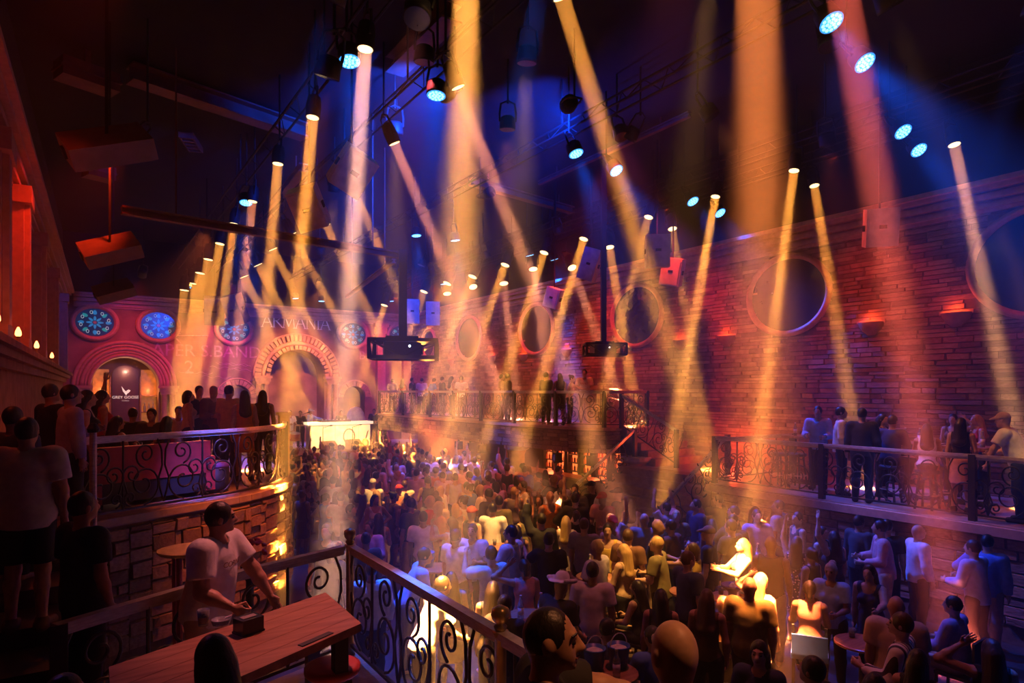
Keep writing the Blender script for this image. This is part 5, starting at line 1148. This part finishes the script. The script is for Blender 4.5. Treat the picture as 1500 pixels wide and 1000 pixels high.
# -- right balcony
for a in ((1198, 602, 190, 'both', 'shirt', 'light blue', 'short', 'black', False, 0, 13.0, 'person in pale blue shirt facing the hall behind the long railing'), (1232, 600, 85, 'stand', 'shirt', 'white', 'short', 'black', False, 1, 12.7, 'person in white shirt in profile beside the black suit'), (1263, 601, 10, 'stand', 'jacket', 'black', 'short', 'black', False, 1, 12.25, 'broad person in black suit standing close to the long railing'),
          (1293, 612, 120, 'stand', 'tank', 'black', 'long', 'black', True, 1, 13.2, 'person in black top between the black suit and the navy shirt'), (1308, 614, 30, 'stool', 'shirt', 'navy', 'short', 'black', False, 0, 12.75, 'sitter in navy shirt on a bar stool with back to the hall'), (1358, 628, 0, 'stool', 'tank', 'white', 'long', 'black', True, 0, 12.55, 'sitter in white top and black skirt on a bar stool'), (1396, 606, 195, 'head', 'tank', 'brown', 'long', 'black', True, 1, 14.5, 'person in brown top touching the head behind the high table'),
          (1408, 622, 15, 'stand', 'tank', 'black', 'long', 'pink', True, 1, 12.6, 'person in black top and pink skirt beside the white cap'), (1430, 618, 240, 'both', 'tank', 'red', 'long', 'black', True, 1, 14.5, 'person in red top talking across the high table to the white cap'), (1470, 598, 285, 'rail', 'tee', 'white', 'none', 'navy', False, 3, 12.45, 'person in white T-shirt and pale cap leaning on the long railing')):
    px, py, dg, ps, tp, tc, hr, bc, fm, sk, xx, lab = a
    o = put(px, py, dg, ZR, 1.64 if fm else 1.78, ps, X=xx, q=.017, top=tp, tc=tc, bc=bc, bottom='skirt' if fm and bc in ('pink',) or 'skirt' in lab else 'trousers', hair=hr, hc='blond' if px == 1430 else 'dark', fem=fm, skin=sk, label=lab, shoes=True, build=1.12 if px in (1263, 1470) else 1, hat='cap' if px == 1470 else None, hatc='tan')
    if ps == 'stool': barstool(o.location, 'black bar stool under the %s' % ('navy-shirted sitter' if tc == 'navy' else 'sitter in white top'), 'bar stools on the right balcony', black, .70)
# -- high balcony over the bar
rn = random.Random(11)
FBP = [(575, 'tan', 'tee', 'stand', 1), (590, 'red', 'tank', 'both', 0), (604, 'black', 'tee', 'stand', 0), (618, 'white', 'tee', 'both', 1), (636, 'blue', 'tee', 'lean', 1), (648, 'black', 'shirt', 'drink', 0), (662, 'cream', 'tank', 'phone', 1), (676, 'white', 'tee', 'stand', 0), (735, 'tan', 'tee', 'hip', 1), (744, 'brown', 'shirt', 'stand', 0)]
for px, tc, tp, ps, sk in FBP:
    put(px, 560, rn.choice((70, 110, 250, 20)), ZF, 1.70, ps, X=rn.uniform(12.35, 13.0), q=.03, top=tp, tc=tc, bc=rn.choice(('black', 'navy', 'grey')), skin=sk, hair='short' if tp != 'tank' else 'long', fem=tp == 'tank', label='person in %s %s, %s, behind the high balcony railing' % (tc, TOPN[tp].replace('_', ' '), SAY[ps]))
put(820, 549, -20, ZF, 1.66, 'drink', X=12.65, top='dress', tc='black', hair='long', fem=True, skin=1, shoes=True, label='person in black dress with long hair at the high balcony railing')
put(856, 539, 185, ZF, 1.80, 'both', X=13.6, text=('BAND', .09, red_l, 0, 1.32), top='tee', tc='white', bc='tan', skin=1, face=True, label='person in printed white T-shirt playing percussion on the high balcony')
put(838, 556, 100, ZF, 1.6, 'reach', X=12.9, top='tank', tc='pink', bc='black', hair='bun', hc='brown', fem=True, skin=3, label='person in pink top reaching towards the percussion player')
put(800, 565, 40, ZF, 1.7, 'stand', X=12.5, top='shirt', tc='charcoal', bc='black', label='person in charcoal shirt beside the black dress on the high balcony')
# -- stage
put(425, 594, 150, ZS, 1.78, 'both', Y=29.6, q=.03, top='tee', tc='white', bc='tan', label='musician in white T-shirt with forearms forward on the stage')
put(455, 594, 110, ZS, 1.80, 'reach', Y=30.6, q=.026, top='shirt', tc='white', bc='white', hair='none', hat='cap', hatc='white', label='musician in white shirt and cap stretching out an arm beside the booth')
put(440, 606, 190, ZS, 1.74, 'drink', Y=30.2, q=.03, top='tee', tc='black', bc='black', label='musician in black T-shirt behind the stage drums')
put(548, 598, 190, ZS, 1.76, 'both', Y=30.6, q=.028, top='tee', tc='black', bc='black', label='musician in black T-shirt at the keyboards')
put(561, 602, 200, ZS, 1.72, 'drink', Y=31, q=.03, top='shirt', tc='navy', bc='black', label='musician in navy shirt behind the keyboards')
put(500, 602, 180, ZS, 1.72, 'both', Y=30.4, q=.03, top='shirt', tc='charcoal', bc='black', label='disc jockey in charcoal shirt behind the glowing booth')
# -- dance floor, people one can tell apart
HERO = [
 (868, 822, 5, 'stand', 'tee', 'white', 'black', 'short', 'dark', 0, 'person in white T-shirt with back turned at the aisle', {}),
 (822, 846, 40, 'lean', 'tee', 'black', 'black', 'none', 'dark', 1, 'person in black wearing a white cowboy hat', dict(hat='cowboy', hatc='white')),
 (913, 796, -60, 'drink', 'tank', 'tan', 'black', 'long', 'blond', 3, 'person in tan sleeveless top with long loose hair at the bottle table', dict(fem=True)),
 (962, 785, -75, 'both', 'tee', 'olive', 'black', 'short', 'blond', 3, 'person in olive T-shirt in profile, brightly lit', {}),
 (1008, 806, 50, 'drink', 'tee', 'navy', 'black', 'short', 'brown', 3, 'person in navy polo shirt by the table with the red can', {}),
 (1038, 771, -80, 'stand', 'tee', 'black', 'black', 'none', 'dark', 1, 'person in black T-shirt and dark cap in profile', dict(text=('RA', .07, white_p, .05, 1.33), hat='cap', hatc='brown')),
 (944, 751, 0, 'stand', 'shirt', 'grey', 'black', 'none', 'dark', 1, 'person in light grey shirt with back turned', dict(build=1.15)),
 (982, 760, -60, 'both', 'shirt', 'brown', 'black', 'short', 'brown', 1, 'person in brown shirt beside the light grey shirt', {}),
 (1088, 788, -115, 'clap', 'tank', 'charcoal', 'black', 'long', 'blond', 3, 'person in charcoal sleeveless top clapping hands in front', dict(fem=True, face=True)),
 (1168, 785, 20, 'raise', 'dress', 'pink', 'black', 'long', 'dark', 1, 'person in spotted pink dress with one arm raised high', dict(fem=True, topmat=spotted)),
 (1098, 844, 10, 'stand', 'tee', 'olive', 'black', 'none', 'dark', 1, 'person in olive shirt with back turned near the table with purple dish', dict(build=1.15)),
 (1115, 838, 40, 'head', 'tank', 'cream', 'black', 'long', 'blond', 3, 'person in cream sleeveless top lifting an elbow beside the olive shirt', dict(fem=True)),
 (1036, 862, 10, 'stand', 'tank', 'brown', 'black', 'long', 'brown', 0, 'person in brown sleeveless top with very long hair', dict(fem=True)),
 (1064, 872, 0, 'sit', 'tee', 'brown', 'black', 'none', 'dark', 1, 'sitter in brown T-shirt between very long hair and olive shirt', dict(z=.35)),
 (1186, 850, 0, 'stool', 'tank', 'pink', 'navy', 'tail', 'dark', 0, 'sitter in pink ruffled top on a blue chair', dict(fem=True, z=.28)),
 (1217, 824, 195, 'both', 'tee', 'light blue', 'black', 'bun', 'grey', 2, 'person in light blue T-shirt facing the pink ruffled top', dict(fem=True, face=True)),
 (1245, 826, 200, 'reach', 'dress', 'navy', 'black', 'long', 'dark', 1, 'person in navy dress reaching past the light blue T-shirt', dict(fem=True)),
 (1313, 872, 0, 'stand', 'tee', 'tan', 'black', 'none', 'dark', 0, 'person in tan T-shirt behind the striped shirt', dict(build=1.2)),
 (1320, 896, -80, 'drink', 'shirt', 'white', 'black', 'short', 'brown', 3, 'person in black and white striped shirt, brightly lit', dict(face=True, q=HQ, topmat=striped)),
 (1345, 768, 60, 'stand', 'shirt', 'white', 'black', 'none', 'dark', 1, 'person in white shirt under the long balcony wall', dict(build=1.1)),
 (1447, 782, 20, 'hip', 'shirt', 'blue', 'grey', 'short', 'dark', 1, 'person in blue shirt and grey trousers under the long balcony wall', dict(build=1.1)),
 (1425, 790, -60, 'both', 'shirt', 'light blue', 'black', 'short', 'dark', 1, 'person in pale blue shirt beside the deeper blue shirt', {}),
 (1396, 872, -70, 'sit', 'shirt', 'lavender', 'tan', 'short', 'dark', 1, 'sitter in lavender shirt and tan trousers', dict(z=.2)),
 (1452, 935, -20, 'head', 'tank', 'black', 'black', 'long', 'brown', 1, 'person in black sleeveless top lifting an elbow over long brown hair', dict(fem=True, q=HQ)),
 (1112, 938, 190, 'stand', 'shirt', 'navy', 'black', 'long', 'dark', 3, 'person in navy shirt looking up with a smile', dict(fem=True, face=True, q=HQ)),
 (768, 818, -10, 'head', 'tank', 'pink', 'black', 'tail', 'dark', 0, 'person in pink sleeveless top holding a hand to the head', dict(fem=True)),
 (804, 779, 5, 'point', 'tee', 'black', 'black', 'short', 'dark', 1, 'person in black T-shirt lifting a hand to the side', {}),
 (757, 768, 0, 'stand', 'dress', 'black', 'black', 'long', 'dark', 0, 'person in black dress with long hair before the bucket table', dict(fem=True)),
 (620, 748, 0, 'stand', 'tee', 'white', 'black', 'short', 'dark', 0, 'person in printed white T-shirt with back turned by the platform railing', {}),
 (622, 804, 80, 'lean', 'tee', 'light blue', 'navy', 'short', 'dark', 1, 'person in light blue T-shirt bending at the railing', {}),
 (668, 774, 40, 'stand', 'tee', 'white', 'black', 'short', 'brown', 1, 'person in white T-shirt beside the white polo', {}),
 (692, 766, 200, 'drink', 'tee', 'white', 'black', 'short', 'dark', 1, 'person in white polo shirt facing the platform', dict(face=True)),
 (722, 736, 10, 'both', 'tee', 'white', 'tan', 'short', 'dark', 1, 'person in bright white T-shirt with dark shoulder strap', {}),
 (829, 755, 0, 'stand', 'dress', 'cream', 'black', 'long', 'blond', 3, 'person in cream dress with long loose hair, brightly lit', dict(fem=True)),
 (856, 758, 20, 'stand', 'tee', 'grey', 'black', 'short', 'brown', 1, 'person in grey T-shirt beside the cream dress', {}),
 (930, 846, -60, 'sit', 'tank', 'black', 'black', 'long', 'dark', 1, 'sitter in black sleeveless top near the white T-shirt aisle', dict(fem=True, z=.35)),
 (968, 862, 0, 'stand', 'tank', 'black', 'black', 'long', 'dark', 0, 'person in black sleeveless top before the water bottles', dict(fem=True, height=1.6)),
 (648, 846, 60, 'lean', 'tee', 'white', 'black', 'short', 'dark', 0, 'person in white T-shirt stooping close to the railing', {}),
 (722, 850, 10, 'stand', 'tank', 'black', 'black', 'long', 'dark', 0, 'person in black sleeveless top behind the polished rail', dict(fem=True)),
 (890, 766, 180, 'stand', 'tank', 'yellow', 'black', 'short', 'dark', 1, 'person in yellow sleeveless top facing the platform', {}),
 (905, 770, 20, 'stand', 'tee', 'brown', 'black', 'short', 'brown', 1, 'person in brown T-shirt beside the yellow top', {}),
 (1190, 960, -60, 'drink', 'tee', 'black', 'black', 'short', 'dark', 1, 'person in black T-shirt raising a fist before the low table', dict(q=HQ)),
 (1255, 975, 20, 'reach', 'tee', 'black', 'black', 'long', 'dark', 0, 'person in black T-shirt with long hair below the low table', dict(q=HQ)),
 (1345, 950, 10, 'stand', 'tank', 'black', 'black', 'long', 'dark', 0, 'person in black sleeveless top before the striped shirt', dict(q=HQ, fem=True, height=1.62)),
 (1300, 760, 20, 'drink', 'tee', 'black', 'black', 'short', 'dark', 0, 'person in black T-shirt under the long balcony wall', {}),
 (1262, 754, 40, 'stand', 'shirt', 'charcoal', 'black', 'short', 'dark', 0, 'person in charcoal shirt at the long balcony wall', {}),
 (1205, 770, 120, 'stand', 'dress', 'black', 'black', 'long', 'dark', 1, 'person in black dress beside the spotted pink dress', dict(fem=True)),
 (1075, 740, -90, 'stand', 'shirt', 'black', 'black', 'short', 'dark', 0, 'person in black shirt near the stair foot', {}),
 (1105, 745, 160, 'drink', 'shirt', 'lavender', 'black', 'short', 'dark', 1, 'person in lavender shirt near the stair foot', {}),
 (1075, 752, 30, 'hip', 'shirt', 'black', 'black', 'short', 'dark', 0, 'person in black shirt with hand on hip near the stair foot', {}),
 (890, 905, 40, 'sit', 'tee', 'navy', 'black', 'short', 'dark', 1, 'sitter in navy T-shirt by the blue-lit buckets', dict(z=.3)),
 (958, 900, -40, 'sit', 'tee', 'blue', 'navy', 'short', 'dark', 1, 'sitter in blue T-shirt behind the brown top', dict(z=.3)),
 (740, 870, 30, 'stand', 'tee', 'black', 'black', 'short', 'dark', 1, 'person in black T-shirt behind the brass ball post', dict(height=1.66)),
]
for px, py, dg, ps, tp, tc, bc, hr, hc, sk, lab, kw in HERO:
    kw = dict(kw); fm = kw.pop('fem', False); z = kw.pop('z', 0.); ht = kw.pop('height', 1.64 if fm else 1.76); q_ = kw.pop('q', .018)
    if z:
        o = put(px, py, dg, z*.0, ht, ps, q=q_, top=tp, tc=tc, bc=bc, hair=hr, hc=hc, skin=sk, fem=fm, label=lab, **kw); o.location.z = 0
    else: o = put(px, py, dg, 0, ht, ps, q=q_, top=tp, tc=tc, bc=bc, hair=hr, hc=hc, skin=sk, fem=fm, label=lab, **kw)
    if ps in ('sit', 'stool'):
        rz = o.rotation_euler.z; M = Matrix.Translation(o.location) @ Matrix.Rotation(rz, 4, 'Z'); cl = 'blue' if tc == 'pink' else 'black'
        c = thing('chair', '%s chair under the %s' % (cl, lab.split(' on a')[0].split(' between')[0]), 'chair', o.location, rz)
        if ps == 'stool': c.scale = (1, 1, 1.7)
        MB().box((-.21, -.2, .36), (.21, .22, .40)).obj('seat', blue_b if cl == 'blue' else black, c); MB().box((-.2, .21, .40), (.2, .24, .54 if ps == 'stool' else .85)).obj('backrest', blue_b if cl == 'blue' else black, c)
        for x in (-1, 1):
            for y in (-1, 1): MB().bar((x*.19, y*.19, 0), (x*.18, y*.18, .6 if y > 0 else .36), .03).obj('leg', black, c)
# -- round tables squeezed in between them
crowd_table(735, 800, 'small round cocktail table carrying a blue ice bucket in the crowd', (('u', 'blue ice bucket on the cocktail table behind the strap-shirt dancer'), ('g', 'tumbler beside the blue ice bucket in the crowd')))
crowd_table(902, 840, 'round cocktail table with bottles beside the blonde woman in tan', (('b', 'clear bottle on the table beside the blonde woman in tan'), ('g', 'tumbler on the table beside the blonde woman in tan'), ('b', 'second clear bottle on the table beside the blonde woman in tan')))
crowd_table(957, 812, 'round cocktail table between the blond man in olive and the grey shirt', (('d', 'purple dish on the table by the grey shirt'), ('r', 'red can on the table by the grey shirt')))
crowd_table(1072, 874, 'round cocktail table before the clapping woman', (('d', 'purple dish on the table before the clapping woman'), ('r', 'red can on the table before the clapping woman'), ('g', 'tumbler on the table before the clapping woman')))
crowd_table(1125, 822, 'round cocktail table with two bottles behind the clapping woman', (('b', 'clear bottle behind the clapping woman, blue-lit'), ('b', 'clear bottle behind the clapping woman, next to its blue-lit twin')))
crowd_table(1262, 940, 'low round table with bottle and tray before the striped shirt', (('b', 'tall clear bottle on the low table with the tray'), ('g', 'ridged tumbler on the low table with the tray')), .9)
crowd_table(905, 960, 'round cocktail table crowded with blue-lit ice buckets', (('u', 'blue-lit ice bucket with handle on the near crowd table'), ('u', 'blue-lit ice bucket without bottles on the near crowd table'), ('b', 'clear bottle between the blue-lit ice buckets')), .95)
crowd_table(770, 900, 'round cocktail table with water bottles behind the brass ball post', (('b', 'water bottle on the table behind the brass ball post'), ('b', 'blue-lit water bottle on the table behind the brass ball post')))
crowd_table(985, 870, 'round cocktail table with two water bottles behind the navy polo', (('b', 'water bottle near the navy polo shirt'), ('b', 'water bottle beside the dark-haired women')))
crowd_table(660, 835, 'round cocktail table among the white shirts by the platform railing', (('g', 'tumbler on the table among the white shirts'), ('u', 'blue bucket on the table among the white shirts')))
# -- the rest of the crowd
rn = random.Random(21)
def free(x, y, d=.50): return all((x-a)**2+(y-b)**2 > d*d for a, b in OCC)
def floor_ok(x, y):
    if x > 10.0 and 9.4 < y < 14: return False
    if x > 11.35: return False
    if y > 14 and x > 11.3: return False
    left = 3.95 if y > 10.4 else 3.0
    if x < left: return False
    if y < 6.8 and x < 2.9: return False
    stage = np.interp(x, [3.5, 5.2, 6.8, 9.3, 11, 11.9], [25.6, 26.1, 26.5, 27.3, 28.5, 29.6])-.45
    return y < stage
pts = []
tries = 0
while len(pts) < 232 and tries < 40000:
    tries += 1; x = rn.uniform(2.9, 11.4); y = rn.uniform(5.2, 27.5)
    if not floor_ok(x, y) or not free(x, y): continue
    f = SA*x+CA*y; px, py = pix((x, y, 1.6))
    if px < 385 or px > 1520 or f < 8.0: continue
    if y < 10 and rn.random() < .55: continue
    pts.append((x, y)); OCC.append((x, y))
for x, y in pts:
    fem = rn.random() < .4; f = SA*x+CA*y
    tp = rn.choice(('tank', 'dress', 'tee', 'tank')) if fem else rn.choice(('tee', 'tee', 'tee', 'shirt', 'tank'))
    hot = math.exp(-((x-7.4)**2/5+(y-14)**2/22))
    tc = rn.choices(('white', 'black', 'grey', 'navy', 'cream', 'tan', 'red', 'pink', 'yellow', 'olive', 'charcoal', 'lavender', 'blue', 'brown', 'orange'), (5+7*hot, 7-3*hot, 2, 2, 1.5+2*hot, 1.2, .7, 1, .6+hot, .8, 2, .6, .6, 1, .5))[0]
    bc = rn.choice(('black', 'black', 'navy', 'grey', 'tan')); ps = rn.choices(('stand', 'drink', 'both', 'raise', 'raise2', 'phone', 'clap', 'hip'), (6, 4, 4, 2.2, .9, 1.6, 1, 1))[0]
    hr = rn.choice(('long', 'long', 'bun', 'tail', 'bob')) if fem else rn.choices(('short', 'none', 'cap'), (8, 1.2, 1))[0]
    th = math.atan2(9.2-x, 30-y)+rn.gauss(0, .7)+(math.pi if rn.random() < .12 else 0)
    zone = 'below the stage' if y > 20.5 else 'before the bar' if x > 9.3 else 'below the sofa balcony' if x < 5 else 'mid dance floor'
    gar = {'tee': 'T-shirt', 'shirt': 'shirt', 'tank': 'sleeveless top', 'dress': 'dress'}[tp]
    lab = 'person in %s %s%s%s, %s, %s' % (tc, gar, '' if tp == 'dress' else ' and %s %s' % (bc, 'skirt' if fem and tp == 'tank' else 'trousers'), ' and cap' if hr == 'cap' else '', SAY[ps], zone)
    person((x, y, 0), math.pi-th, ps, tp, tc, 'skirt' if fem and tp == 'tank' else 'trousers', bc, hr if hr != 'cap' else 'none', rn.choices(('dark', 'brown', 'blond'), (7, 3, 1.3))[0], rn.choice((0, 1, 1, 2, 3)), fem, 1.0, rn.uniform(1.56, 1.7) if fem else rn.uniform(1.66, 1.86), .022 if f < 15 else .032, rn.choice((0, 20, -20)), lab, 'dance-floor crowd', hat='cap' if hr == 'cap' else None, hatc=rn.choice(('white', 'black', 'red')))
